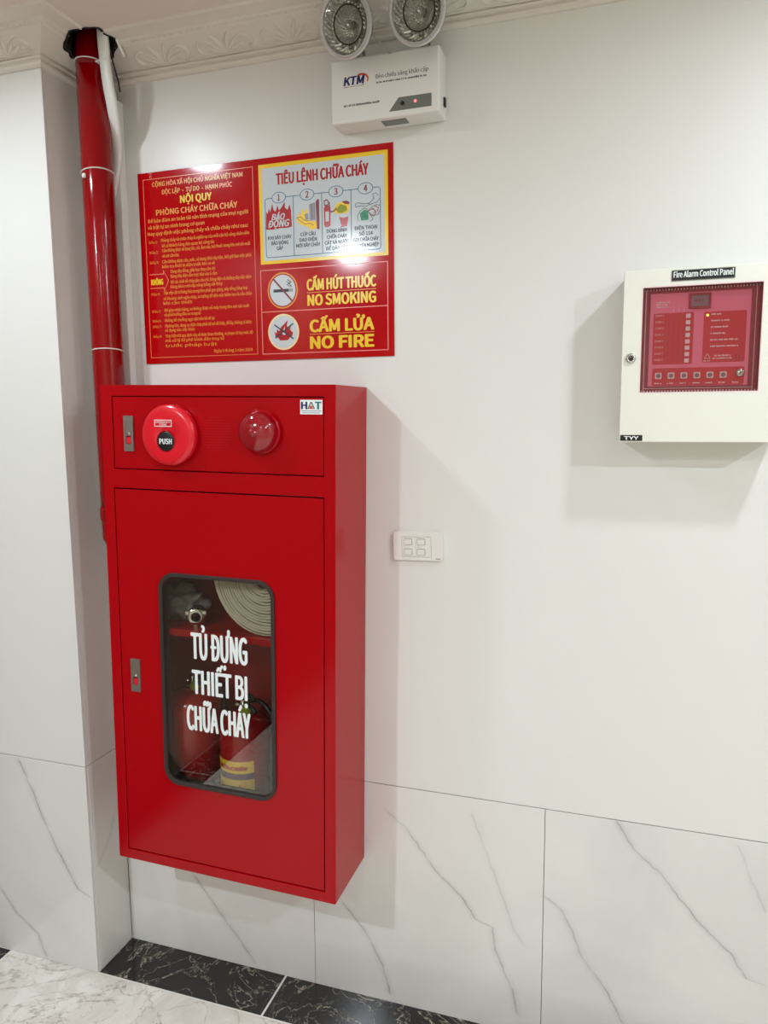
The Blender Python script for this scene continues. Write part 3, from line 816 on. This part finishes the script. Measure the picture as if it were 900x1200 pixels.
rows = [('Để bảo đảm an toàn tài sản tính mạng của mọi người', .025, .309, .1213, 1), ('và trật tự an ninh trong cơ quan', .024, .188, .1368, 1),
 ('Nay quy định việc phòng cháy và chữa cháy như sau:', .023, .308, .1524, 1),
 ('Phòng cháy và chữa cháy là nghĩa vụ của mỗi cán bộ công nhân viên', .061, .310, .1699, 0), ('kể cả khách hàng đến quan hệ công tác', .063, .214, .1832, 0),
 ('Cấm không được sử dụng lửa, củi, đun nấu, hút thuốc trong kho nơi sản xuất', .063, .312, .1948, 0), ('và nơi cấm lửa', .062, .111, .2079, 0),
 ('Cấm không được câu, mắc, sử dụng điện tùy tiện, hết giờ làm việc phải', .062, .314, .2222, 0), ('kiểm tra thiết bị điện trước khi ra về', .061, .213, .2341, 0),
 ('Dùng dây đồng, giấy bạc thay cầu chì', .085, .213, .2470, 0), ('Dùng dây điện cắm trực tiếp vào ổ cắm', .085, .218, .2590, 0),
 ('Để các chất dễ cháy gần cầu chì, bảng điện và đường dây dẫn điện', .084, .312, .2731, 0), ('Dùng khóa mở nắp xăng bằng sắt thép', .083, .232, .2847, 0),
 ('Sắp xếp vật tư hàng hóa trong kho phải gọn gàng, xếp riêng từng loại', .062, .301, .2987, 0), ('có khoảng cách ngăn cháy, xa tường để tiện việc kiểm tra và cứu chữa', .061, .312, .3128, 0), ('khi cần thiết', .060, .144, .3244, 0),
 ('Khi giao nhận hàng, xe không được nổ máy trong kho nơi sản xuất', .062, .304, .3417, 0), ('và phải hướng đầu xe ra ngoài', .061, .167, .3530, 0),
 ('Không để chướng ngại vật trên lối đi lại', .062, .206, .3671, 0),
 ('Phương tiện, dụng cụ chữa cháy phải để nơi dễ thấy, dễ lấy, không ai được', .062, .310, .3809, 0), ('sử dụng vào việc khác', .061, .149, .3917, 0),
 ('Thực hiện tốt quy định này sẽ được khen thưởng, vi phạm sẽ tùy mức độ', .061, .312, .4061, 0), ('mà xử lý từ phê bình đến truy tố', .061, .232, .4177, 0), ('trước pháp luật', .060, .211, .4306, 0),
 ('Ngày 5 tháng 1 năm 2024', .202, .310, .4479, 0)]
for s_, a, b, v, big in rows: tx.text(s_, a, b, -v, .0082 if big else .0072, Y0, bold=.03 if big else .022, res=1)
for k, v in enumerate((.172, .197, .222, .300, .343, .367, .381, .406)): tx.text('Điều %d:' % (k + 1), .025, .051, -v, .0062, Y0, bold=.0, res=1)
obj('notice_lettering', tx, MT['p_org'], po, kind='stuff', label='small orange-yellow regulation text')
hd = MB().text('NỘI QUY', .121, .211, -.0803, .0165, Y0, bold=.06, res=3)
obj('notice_heading', hd, MT['p_yel'], po, label='bright yellow heading NỘI QUY'); hd = MB().text('KHÔNG', .026, .062, -.2735, .0130, Y0, bold=.06)
obj('arrow_lettering', hd, MT['p_yel'], po)
obj('arrow_outline', MB().line([(.023, -.2480), (.064, -.2480), (.064, -.2400), (.078, -.2650), (.064, -.2905), (.064, -.2820), (.023, -.2820)], .0018, Y0), MT['p_line'], po)
# the fire order board
y1, y2, y3, y4 = Y0, Y0 - dy, Y0 - 2 * dy, Y0 - 3 * dy
ob_ = obj('order_panel', MB().rect(.3395, .6645, -.2442, -.0146, y1), MT['p_yel'], po, label='yellow-edged white panel with four instruction pictures')
obj('order_field', MB().rect(.3480, .6560, -.2365, -.0235, y2), MT['p_white'], ob_)
obj('order_title', MB().text('TIÊU LỆNH CHỮA CHÁY', .3850, .6184, -.0630, .0240, y3, bold=.055, res=4), MT['p_dred'], ob_)
ln = MB().line(rrect(.3552, .6462, -.2292, -.0930, .006, 3), .0017, y3, True)
for x in (.4288, .5020, .5750): ln.rect(x - .0009, x + .0009, -.229, -.093, y3)
obj('order_boxes', ln, MT['p_blue'], ob_)
for k, x in enumerate((.3917, .4649, .5378, .6106)):
    r_ = obj('number_disc', MB().flat(ell(x, -.0932, .0168, .0114), y3 - .0002), MT['p_white'], ob_)
    obj('number_ring', MB().flat(ell(x, -.0932, .0186, .0130), y3 - .0001), MT['p_blue'], ob_)
    obj('order_number', MB().text(str(k + 1), x - .0045 + (.001 if k == 0 else 0), x + .0045 - (.001 if k == 0 else 0), -.1000, .0140, y3 - .0004, bold=.05, res=3), MT['p_mar'], ob_)
for x, lines, v0, st_ in ((.3915, ('KHI XẢY CHÁY', 'BÁO ĐỘNG', 'GẤP'), .1850, .0125), (.4655, ('CÚP CẦU', 'DAO ĐIỆN', 'NƠI XẢY CHÁY'), .1830, .0125),
                          (.5385, ('DÙNG BÌNH', 'CHỮA CHÁY', 'CÁT VÀ NƯỚC', 'ĐỂ DẬP TẮT'), .1810, .0130), (.6105, ('ĐIỆN THOẠI', 'SỐ 114', 'GỌI CHỮA CHÁY', 'CHUYÊN NGHIỆP'), .1800, .0130)):
    cap = MB()
    for i, s_ in enumerate(lines):
        w = min(.0625, .0056 * len(s_)) / 2
        cap.text(s_, x - w, x + w, -(v0 + i * st_) - .003, .0078, y3, bold=.05)
    obj('order_caption', cap, MT['p_ink'], ob_)
def U(X, Y):
    """zoomed-crop reading of the print (picture cell layout) in the board's own metres"""
    u = .3556 + (X - 72) / 600 * .291; return (u, -(.0933 + (Y - (330 - (X - 72) * .110)) / 307 * .135))
def poly(mb_, pts, y): return mb_.flat([U(*p) for p in pts], y)
def pic(name, mat, y, *pp):
    for pts in pp: obj(name, poly(MB(), pts, y), MT[mat], ob_)
pic('flame_picture', 'p_dred', y3, [(74, 490), (76, 395), (84, 410), (90, 378), (98, 398), (110, 352), (116, 385), (128, 395), (138, 360), (146, 388), (160, 372), (178, 342), (178, 372), (192, 385), (203, 355), (210, 385), (214, 470), (190, 478), (150, 480), (120, 488)])
pic('extinguisher_picture', 'p_dred', y3, [(384, 372), (392, 360), (408, 358), (418, 372), (418, 458), (408, 470), (390, 470), (384, 460)])
pic('extinguisher_label_picture', 'p_white', y4, [(392, 392), (410, 390), (410, 440), (392, 442)])
pic('bucket_picture', 'p_dred', y3, [(460, 405), (512, 402), (502, 462), (474, 468)])
pic('sand_picture', 'p_white', y4, [(460, 405), (486, 396), (512, 402), (510, 414), (486, 420), (462, 416)])
for txt_, p0_, p1_, h_ in (('BÁO', (104, 440), (178, 432), .0135), ('ĐỘNG', (86, 480), (202, 466), .0150)):
    a, b = U(*p0_), U(*p1_)
    obj('flame_lettering', MB().text(txt_, a[0], b[0], (a[1] + b[1]) / 2, h_, y4, bold=.06, shear=.25), MT['p_white'], ob_)
pic('spark_picture', 'yellow', y3, [(240, 440), (252, 400), (262, 412), (270, 376), (282, 396), (298, 368), (300, 440), (345, 440), (352, 480), (330, 476), (318, 488), (300, 470), (262, 462)])
pic('splash_picture', 'yellow', y3, [(430, 385), (452, 350), (478, 338), (512, 345), (516, 372), (500, 400), (466, 405), (446, 400)])
pic('splash_core', 'lime', y4, [(446, 380), (470, 352), (500, 360), (504, 382), (480, 396), (458, 396)])
pic('switch_box_picture', 'p_gray', y4, [(308, 360), (334, 350), (336, 432), (310, 438)], [(282, 404), (300, 400), (304, 430), (286, 436)])
pic('door_picture', 'p_mar', y4, [(342, 342), (352, 326), (360, 330), (360, 482), (346, 480)])
pic('cloth_picture', 'p_mar', y4, [(478, 338), (500, 334), (516, 340), (516, 352), (490, 350)])
m1 = MB().line([U(*p) for p in ((418, 392), (412, 345), (400, 330), (386, 338), (388, 360), (402, 358), (412, 345))], .0024, y4)
obj('hose_picture', m1, MT['p_mar'], ob_)
obj('nozzle_picture', MB().line([U(*p) for p in ((418, 392), (436, 388), (448, 372))], .0030, y4), MT['p_mar'], ob_)
pic('telephone_picture', 'p_green', y3, [(568, 398), (592, 378), (610, 384), (612, 428), (574, 434)])
for p in ([(240, 424), (258, 440), (284, 456), (310, 452), (330, 462)], [(240, 424), (262, 420), (280, 436), (306, 440)], [(306, 358), (336, 348), (338, 436)], [(320, 350), (322, 434)],
          [(545, 352), (560, 344), (590, 350), (612, 346), (618, 352), (600, 362), (570, 360), (548, 366), (545, 352)], [(612, 350), (640, 322), (634, 300), (650, 294), (662, 306)], [(620, 352), (656, 340), (668, 320)],
          [(612, 380), (632, 362), (652, 352), (668, 356)], [(560, 436), (556, 412), (572, 384), (592, 370), (606, 376), (618, 400), (634, 424), (618, 438)], [(612, 390), (640, 408), (660, 400), (668, 380)], [(628, 372), (648, 384), (636, 396)], [(584, 400), (600, 404)], [(584, 412), (602, 414)]):
    obj('outline_stroke', MB().line([U(*q) for q in p], .0011, y4 - .0001), MT['p_ink'], ob_)
for p in ([(612, 384), (636, 372), (650, 392), (634, 410), (616, 400)], [(640, 358), (662, 366), (656, 386)]): obj('outline_stroke', MB().line([U(*q) for q in p], .0016, y4 - .0002), MT['p_dred'], ob_)
# no smoking / no fire
obj('sign_border', MB().line(rc(.3380, .6622, -.4568, -.2582), .0018, y1, True).rect(.3385, .6615, -.3574, -.3556, y1), MT['p_pink'], po)
sg = obj('no_smoking_sign', MB().flat(ell(.3957, -.3077, .0400, .0425, 40), y1), MT['p_org'], po, label='round white no smoking symbol')
obj('sign_ring', MB().flat(ell(.3957, -.3077, .0370, .0395, 40), y2), MT['p_dred'], sg)
obj('sign_disc', MB().flat(ell(.3957, -.3077, .0340, .0365, 40), y3), MT['p_white'], sg)
obj('cigarette', MB().rect(.3715, .4120, -.3115, -.3045, y4), MT['p_ink'], sg)
obj('cigarette_tip', MB().rect(.4125, .4225, -.3115, -.3045, y4), MT['p_gray'], sg)
obj('smoke', MB().line([(.4205, -.3000), (.4130, -.2930), (.4180, -.2890), (.4090, -.2830)], .0020, y4).line([(.4170, -.3015), (.4080, -.2950), (.4130, -.2910), (.4050, -.2870)], .0014, y4), MT['p_ink'], sg)
obj('slash', MB().line([(.3720, -.2800), (.4215, -.3345)], .0042, y4 - .0001), MT['p_mar'], sg)
sg = obj('no_fire_sign', MB().flat(ell(.3954, -.4057, .0415, .0430, 40), y1), MT['p_cream'], po, label='round cream no fire symbol')
obj('sign_disc', MB().flat(ell(.3954, -.4057, .0370, .0385, 40), y2), MT['p_white'], sg)
F = lambda x, z: (.3954 + x, -.4057 + z)
obj('flame', MB().flat([F(*p) for p in ((-.022, -.010), (-.024, .002), (-.019, -.003), (-.017, .008), (-.012, .002), (-.006, .012), (.004, .020), (.012, .028), (.009, .014), (.014, .008), (.020, .012), (.018, .004), (.025, -.002), (.023, -.010), (.016, -.014), (.012, -.020), (-.010, -.020), (-.014, -.014))], y3), MT['p_dred'], sg)
obj('flame_gap', MB().flat([F(*p) for p in ((-.004, -.004), (.004, .014), (.003, .002), (.008, -.004), (.002, -.008))], y4), MT['p_white'], sg)
obj('cross_mark', MB().line([F(-.024, .018), F(.026, -.017)], .0032, y4 - .0001).line([F(-.022, -.014), F(.026, .019)], .0032, y4 - .0002), MT['p_ink'], sg)
for txt_, xa_, xb_, z_, h_, w_ in (('CẤM HÚT THUỐC', .4590, .6345, -.3110, .0245, .058), ('NO SMOKING', .4600, .6340, -.3465, .0240, .065), ('CẤM LỬA', .4644, .6288, -.4084, .0268, .075), ('NO FIRE', .4644, .6284, -.4473, .0268, .085)):
    obj('lettering_line', MB().text(txt_, xa_, xb_, z_, h_, y1, bold=w_, res=4), MT['p_yel'], po, label='yellow lettering ' + txt_)
obj('sign_rule', MB().rect(.4590, .6340, -.3175, -.3162, y1), MT['p_org'], po)
obj('sign_rule', MB().rect(.4644, .6285, -.4148, -.4135, y1), MT['p_org'], po)

# ------------------------------------------------------------------ emergency light
em = thing('emergency_light', 'white twin-head emergency light box mounted under the cornice', 'emergency light', (0.8254, 0, 2.1655))
EW, EH, ED = .1229, .1325, .065
obj('housing', MB().box(-EW, EW, -ED, -.0005, 0, EH), MT['white'], em, bevel=.005, segs=4)
obj('bottom_plate', MB().box(-.012, .044, -.050, -.022, -.0012, .0004), MT['dgrey'], em, bevel=.0004, segs=1)
E_ = lambda u, v: (-EW + u, EH - v)
ye = -ED - .0003
a = E_(.0303, .0553)
obj('logo_lettering', MB().text('KTM', a[0], a[0] + .0495, a[1], .0165, ye, bold=.07, shear=.15, res=4), MT['navy'], em, label='navy logo lettering KTM')
arc = [E_(.0720 + .0 + .0165 * sin(radians(q)), .0470 - .0130 * cos(radians(q))) for q in range(-35, 125, 14)]
arc2 = [E_(.0720 + .0125 * sin(radians(q)) + .001, .0480 - .0095 * cos(radians(q))) for q in range(-35, 125, 14)]
obj('logo_swoosh', MB().flat(arc + arc2[::-1], ye), MT['orange'], em, label='orange logo swoosh')
a = E_(.1041, .0502)
gt = MB().text('Đèn chiếu sáng khẩn cấp', a[0], a[0] + .1175, a[1], .0082, ye, bold=.025, res=3)
random.seed(21)
def words(mb_, x0, x1, z, h, y):
    x = x0
    while x < x1 - .003:
        w = random.uniform(.0015, .0030)
        mb_.rect(x, min(x + w, x1), z, z + h * random.uniform(.7, 1.0), y); x += w + (random.choice((.0006, .0006, .0006, .0022)))
    return mb_
obj('title_lettering', gt, MT['grey_t'], em); gt = MB()
a = E_(.1059, .0602); words(gt, a[0], a[0] + .1155, a[1], .0040, ye)
obj('small_lettering', gt, MT['grey_t'], em, kind='stuff'); gt = MB()
a = E_(.0304, .0993); words(gt, a[0], a[0] + .0850, a[1], .0046, ye)
a = E_(.0304, .0595); words(gt, a[0], a[0] + .048, a[1], .0016, ye)
obj('small_lettering', gt, MT['grey_t'], em, kind='stuff')
dp = obj('indicator_panel', MB().flat([E_(.1344, .1212), E_(.2288, .1210), E_(.2288, .0948), E_(.1560, .0948)], ye), MT['dgrey'], em, label='dark grey indicator panel')
a = E_(.1650, .1080); obj('test_button', MB().lathe([(.0042, 0), (.0042, .0015), (.0001, .0018)], (a[0], ye, a[1]), (0, -1, 0), 14), MT['black_p'], dp)
a = E_(.1930, .1065); obj('indicator_led', MB().lathe([(.0030, 0), (.0026, .0014), (.0001, .0022)], (a[0], ye, a[1]), (0, -1, 0), 12), MT['led_r'], dp)
obj('rocker_switch', MB().box(EW - .0005, EW + .004, -.030, -.018, .022, .040), MT['black_p'], em, bevel=.001)
def head(cx_, cy, cz, az, el, foot):
    d = Vector((sin(az) * cos(el), -cos(az) * cos(el), sin(el)))
    c = Vector((cx_, cy, cz))
    h_ = obj('lamp_head', MB().lathe([(.030, -.034), (.046, -.028), (.056, -.014), (.0605, 0)], c, d, 44), MT['clear'], em, label='round clear plastic lamp head')
    rnd = random.Random(4)
    def bowl(r_in, r_out, h_in, h_out, rows_, flutes, amp, jit):
        pr = [(r_in + (r_out - r_in) * k / rows_, h_in + (h_out - h_in) * (k / rows_) ** 2) for k in range(rows_ + 1)]
        m_ = MB().lathe(pr[::-1], c, d, flutes, smooth=False)
        for i in range(len(m_.v)):
            row, k = divmod(i, flutes)
            if 0 < row < rows_: m_.v[i] = tuple(Vector(m_.v[i]) + d * ((amp if (k + row) % 2 else -amp) + rnd.uniform(-jit, jit)))
        return m_
    obj('reflector', bowl(.0365, .0545, -.006, .004, 4, 60, .0016, .0008), MT['reflector'], h_, label='outer ring of the faceted silver reflector')
    obj('reflector', bowl(.0080, .0340, -.026, -.004, 6, 44, .0010, .0004), MT['reflector'], h_, label='inner bowl of the silver reflector')
    obj('reflector_groove', MB().torus(c - d * .004, .0352, .0016, d, 44, 6), MT['rubber'], h_)
    obj('reflector_back', MB().lathe([(.0545, .002), (.0545, -.010), (.030, -.028), (.0001, -.030)], c, d, 32), MT['dgrey'], h_)
    obj('lens_rim', MB().lathe([(.0550, .004), (.0550, .0105), (.0585, .0120), (.0625, .0100), (.0630, .004), (.0600, 0)], c, d, 44), MT['rim'], h_)
    obj('front_lens', MB().lathe([(.0555, .008), (.030, .0105), (.0001, .012)], c, d, 36), MT['lens'], h_)
    obj('bulb', MB().lathe([(.009, -.014), (.009, -.006), (.006, 0), (.0001, .002)], c, d, 18), MT['chrome'], h_)
    b = c - d * .034
    obj('swivel_arm', MB().tube(smooth_path([b, b + Vector((0, .012, -.02)), Vector((foot, -.035, EH + .012)), Vector((foot, -.035, EH - .002))], 5), .010, 12).lathe([(.018, 0), (.018, .006), (.012, .010)], (foot, -.035, EH - .001), n=20), MT['clear'], h_)
    return h_
head(.769 - .8254, -.135, 2.331 - 2.1655, radians(-14), radians(-18), -.062)
head(.9215 - .8254, -.135, 2.333 - 2.1655, radians(-12), radians(-16), .085)
obj('lamp_lead', MB().tube(smooth_path([(-.02, -.11, .165), (.0, -.10, .140), (.015, -.07, .128), (.03, -.045, .133)], 5), .0016, 8), MT['clear'], em)

# ------------------------------------------------------------------ fire alarm control panel
PX0, PZ1 = 1.3320, 1.8063
fp = thing('fire_alarm_panel', 'cream wall-mounted fire alarm control panel with a pink window on the right', 'alarm panel', (PX0, 0, PZ1))
FW, FH, FD = .292, .3352, .100
B = MB()
B.box(0, FW, -.002, -.0005, -FH, 0).box(0, .002, -FD + .012, -.002, -FH, 0).box(FW - .002, FW, -FD + .012, -.002, -FH, 0).box(.002, FW - .002, -FD + .012, -.002, -.002, 0).box(.002, FW - .002, -FD + .012, -.002, -FH, -FH + .002)
obj('panel_housing', B, MT['cream'], fp)
dr2 = obj('panel_door', MB().plate(rc(0, FW, -FH, 0), [rc(.0365, .2506, -.2366, -.0337)], -FD, -FD + .0115), MT['cream'], fp, bevel=.002, segs=3)
obj('window_rim', MB().line(rc(.0360, .2511, -.2371, -.0332), .0016, -FD - .0003, True), MT['light_pink'], dr2)
obj('window_pane', MB().box(.035, .252, -FD + .0080, -FD + .0085, -.238, -.032), MT['pane'], dr2)
ib = obj('inner_frame', MB().box(.030, .260, -FD + .020, -FD + .024, -.245, -.025), MT['frame_red'], fp)
yb = -FD + .0195
obj('frame_ridge', MB().rect(.0425, .0438, -.236, -.036, yb).rect(.2418, .2428, -.236, -.036, yb).rect(.0438, .2418, -.2290, -.2280, yb), MT['light_pink'], ib)
tt = MB()
for k in range(38):
    x = .0385 + k * .0056
    tt.rect(x, x + .0026, -.0385, -.0350, yb - .0002).rect(x, x + .0026, -.2362, -.2325, yb - .0002)
obj('teeth_reflection', tt, MT['light_pink'], ib, kind='stuff')  # pale ticks painting the gasket's reflection along top and bottom
bd = obj('display_board', MB().box(.0510, .2335, -FD + .0165, -FD + .0198, -.2252, -.0440), MT['pink'], fp, bevel=.001, segs=1)
yb = -FD + .0163
lc = obj('screen_bezel', MB().plate(rc(.1219, .1618, -.0765, -.0470), [rc(.1262, .1575, -.0722, -.0512)], yb - .003, yb), MT['frame_red'], bd)
obj('screen', MB().box(.1262, .1575, yb - .0012, yb, -.0722, -.0512), MT['lcd'], lc)
obj('screen_text', words(MB(), .1320, .1515, -.0640, .0055, yb - .0014), MT['frame_red'], lc)
obj('zone_field', MB().flat(rrect(.0580, .1322, -.1820, -.0826, .003, 3), yb - .0003), MT['board_red'], bd)
obj('status_field', MB().flat(rrect(.1502, .2262, -.1800, -.0832, .003, 3), yb - .0003), MT['board_red'], bd)
obj('button_field', MB().flat(rrect(.0590, .2268, -.2236, -.1890, .003, 3), yb - .0003), MT['board_red'], bd)
for k in range(8):
    z = -.0892 - k * .01227
    obj('zone_lamp', MB().box(.1178, .1262, yb - .0016, yb, z - .0042, z + .0040), MT['light_pink'], bd, bevel=.0006, segs=1)
sm = MB()
for k in range(8): sm.text('ZONE %d' % (k + 1), .0615, .0775, -.0885 - k * .01227, .0034, yb - .0005, bold=0, res=1)
words(sm, .0625, .0880, -.0625, .003, yb - .0005); words(sm, .0625, .0860, -.0670, .003, yb - .0005); words(sm, .0625, .0880, -.0715, .003, yb - .0005)
for k in range(4): sm.rect(.0935 + k * .0095, .0955 + k * .0095, -.0795, -.0775, yb - .0005).rect(.0942 + k * .0095, .0947 + k * .0095, -.0770, -.0700, yb - .0005)
for k, w in enumerate((.0185, .036, .033, .028, .050, .052)): words(sm, .1635, .1635 + w, -.0895 - k * .0122, .0030, yb - .0005)
words(sm, .172, .203, -.1685, .003, yb - .0005); words(sm, .169, .206, -.1735, .0026, yb - .0005)
sm.line([(.1545, -.1725), (.1650, -.1725), (.1597, -.1630)], .0008, yb - .0005, True); words(sm, .1525, .1680, -.1780, .0022, yb - .0005)
for k in range(7): words(sm, .0640 + k * .0236, .0780 + k * .0236, -.2200, .0026, yb - .0005)
obj('board_lettering', sm, MT['light_pink'], bd, label='fine pale pink board lettering')
gd = MB()
for k in range(4): gd.rect(.0860 + k * .0095, .0866 + k * .0095, -.176, -.088, yb - .0005)
for k in range(8): gd.rect(.080, .112, -.0890 - k * .01227, -.0886 - k * .01227, yb - .0005)
gd.rect(.2105, .2125, -.1765, -.1655, yb - .0005).rect(.2155, .2175, -.1765, -.1655, yb - .0005)
obj('board_grid', gd, MT['frame_red'], bd)
for k in range(6):
    x = .0708 + k * .02375
    bb = obj('push_key', MB().plate(rrect(x - .0062, x + .0062, -.2102, -.1980, .002, 3), [], yb - .0030, yb), MT['light_pink'], bd, bevel=.0008, segs=1)
    obj('key_cap', MB().lathe([(.0042, .0030), (.0042, .0042), (.0030, .0046), (.0001, .0046)], (x, yb, -.2041), (0, -1, 0), 16), MT['lcd'], bb)
kl = obj('key_switch', MB().lathe([(.0078, 0), (.0078, .004), (.0060, .0052), (.0001, .0052)], (.2192, yb, -.2012), (0, -1, 0), 22), MT['chrome'], bd)
obj('key_slot', MB().box(.2185, .2199, yb - .0058, yb - .0050, -.2045, -.1980), MT['black_p'], kl)
obj('status_led', MB().lathe([(.0026, 0), (.0022, .0016), (.0001, .0024)], (.1568, yb, -.0897), (0, -1, 0), 12), MT['led_o'], bd, label='small glowing orange status light')
lk = obj('door_lock', MB().lathe([(.0098, 0), (.0098, .003), (.0082, .0055), (.0050, .006), (.0048, .0045), (.0001, .0045)], (.0176, -FD, -.1690), (0, -1, 0), 26), MT['chrome'], dr2, label='round chrome door lock')
obj('lock_slot', MB().box(.0130, .0222, -FD - .0064, -FD - .0044, -.1698, -.1682), MT['black_p'], lk)
np_ = obj('name_plate', MB().box(.0878, .2004, -FD - .0015, -FD, -.0246, -.0044), MT['black_p'], dr2, bevel=.0006, segs=1, label='black strip reading Fire Alarm Control Panel')
obj('name_plate_rim', MB().line(rc(.0885, .1997, -.0239, -.0051), .0008, -FD - .00165, True), MT['dgrey'], np_)
obj('name_lettering', MB().text('Fire Alarm Control Panel', .0912, .1978, -.0182, .0108, -FD - .0018, bold=.035, res=3), MT['vinyl'], np_)
bp = obj('brand_plate', MB().box(.0026, .0448, -FD - .0014, -FD, -.3325, -.3208), MT['black_p'], dr2, bevel=.001, segs=1, label='small black plate reading TYY')
obj('brand_lettering', MB().text('TYY', .0095, .0378, -.3300, .0066, -FD - .0017, bold=.07, res=3), MT['vinyl'], bp)

# ------------------------------------------------------------------ wall socket plate
sw = thing('switch_plate', 'small white wall switch plate with four little keys right of the cabinet', 'switch plate', (0.8825, 0, 1.2195), (0, radians(-1.5), 0))
obj('cover_plate', MB().plate(rrect(-.0605, .0605, -.0345, .0345, .006, 5), [rrect(-.040, .033, -.0265, .0225, .001, 2)], -.0085, -.0003), MT['white'], sw, bevel=.0018, segs=3)
mf = obj('module_frame', MB().plate(rrect(-.0395, .0325, -.0260, .0220, .001, 2), [], -.0075, -.0003), MT['white'], sw, bevel=.0008, segs=1)
for x, z in ((-.0235, .0105), (-.0235, -.0140), (.0085, .0105), (.0085, -.0140)):
    obj('switch_key', MB().plate(rrect(x - .0090, x + .0090, z - .0068, z + .0068, .002, 3), [], -.0108, -.0072), MT['white'], sw, bevel=.0016, segs=2)
    obj('key_gap', MB().line(rrect(x - .0096, x + .0096, z - .0074, z + .0074, .002, 3), .0007, -.0077, True), MT['grey_t'], sw)
obj('corner_mark', MB().rect(.0430, .0545, -.0305, -.0288, -.0087), MT['grey_t'], sw)
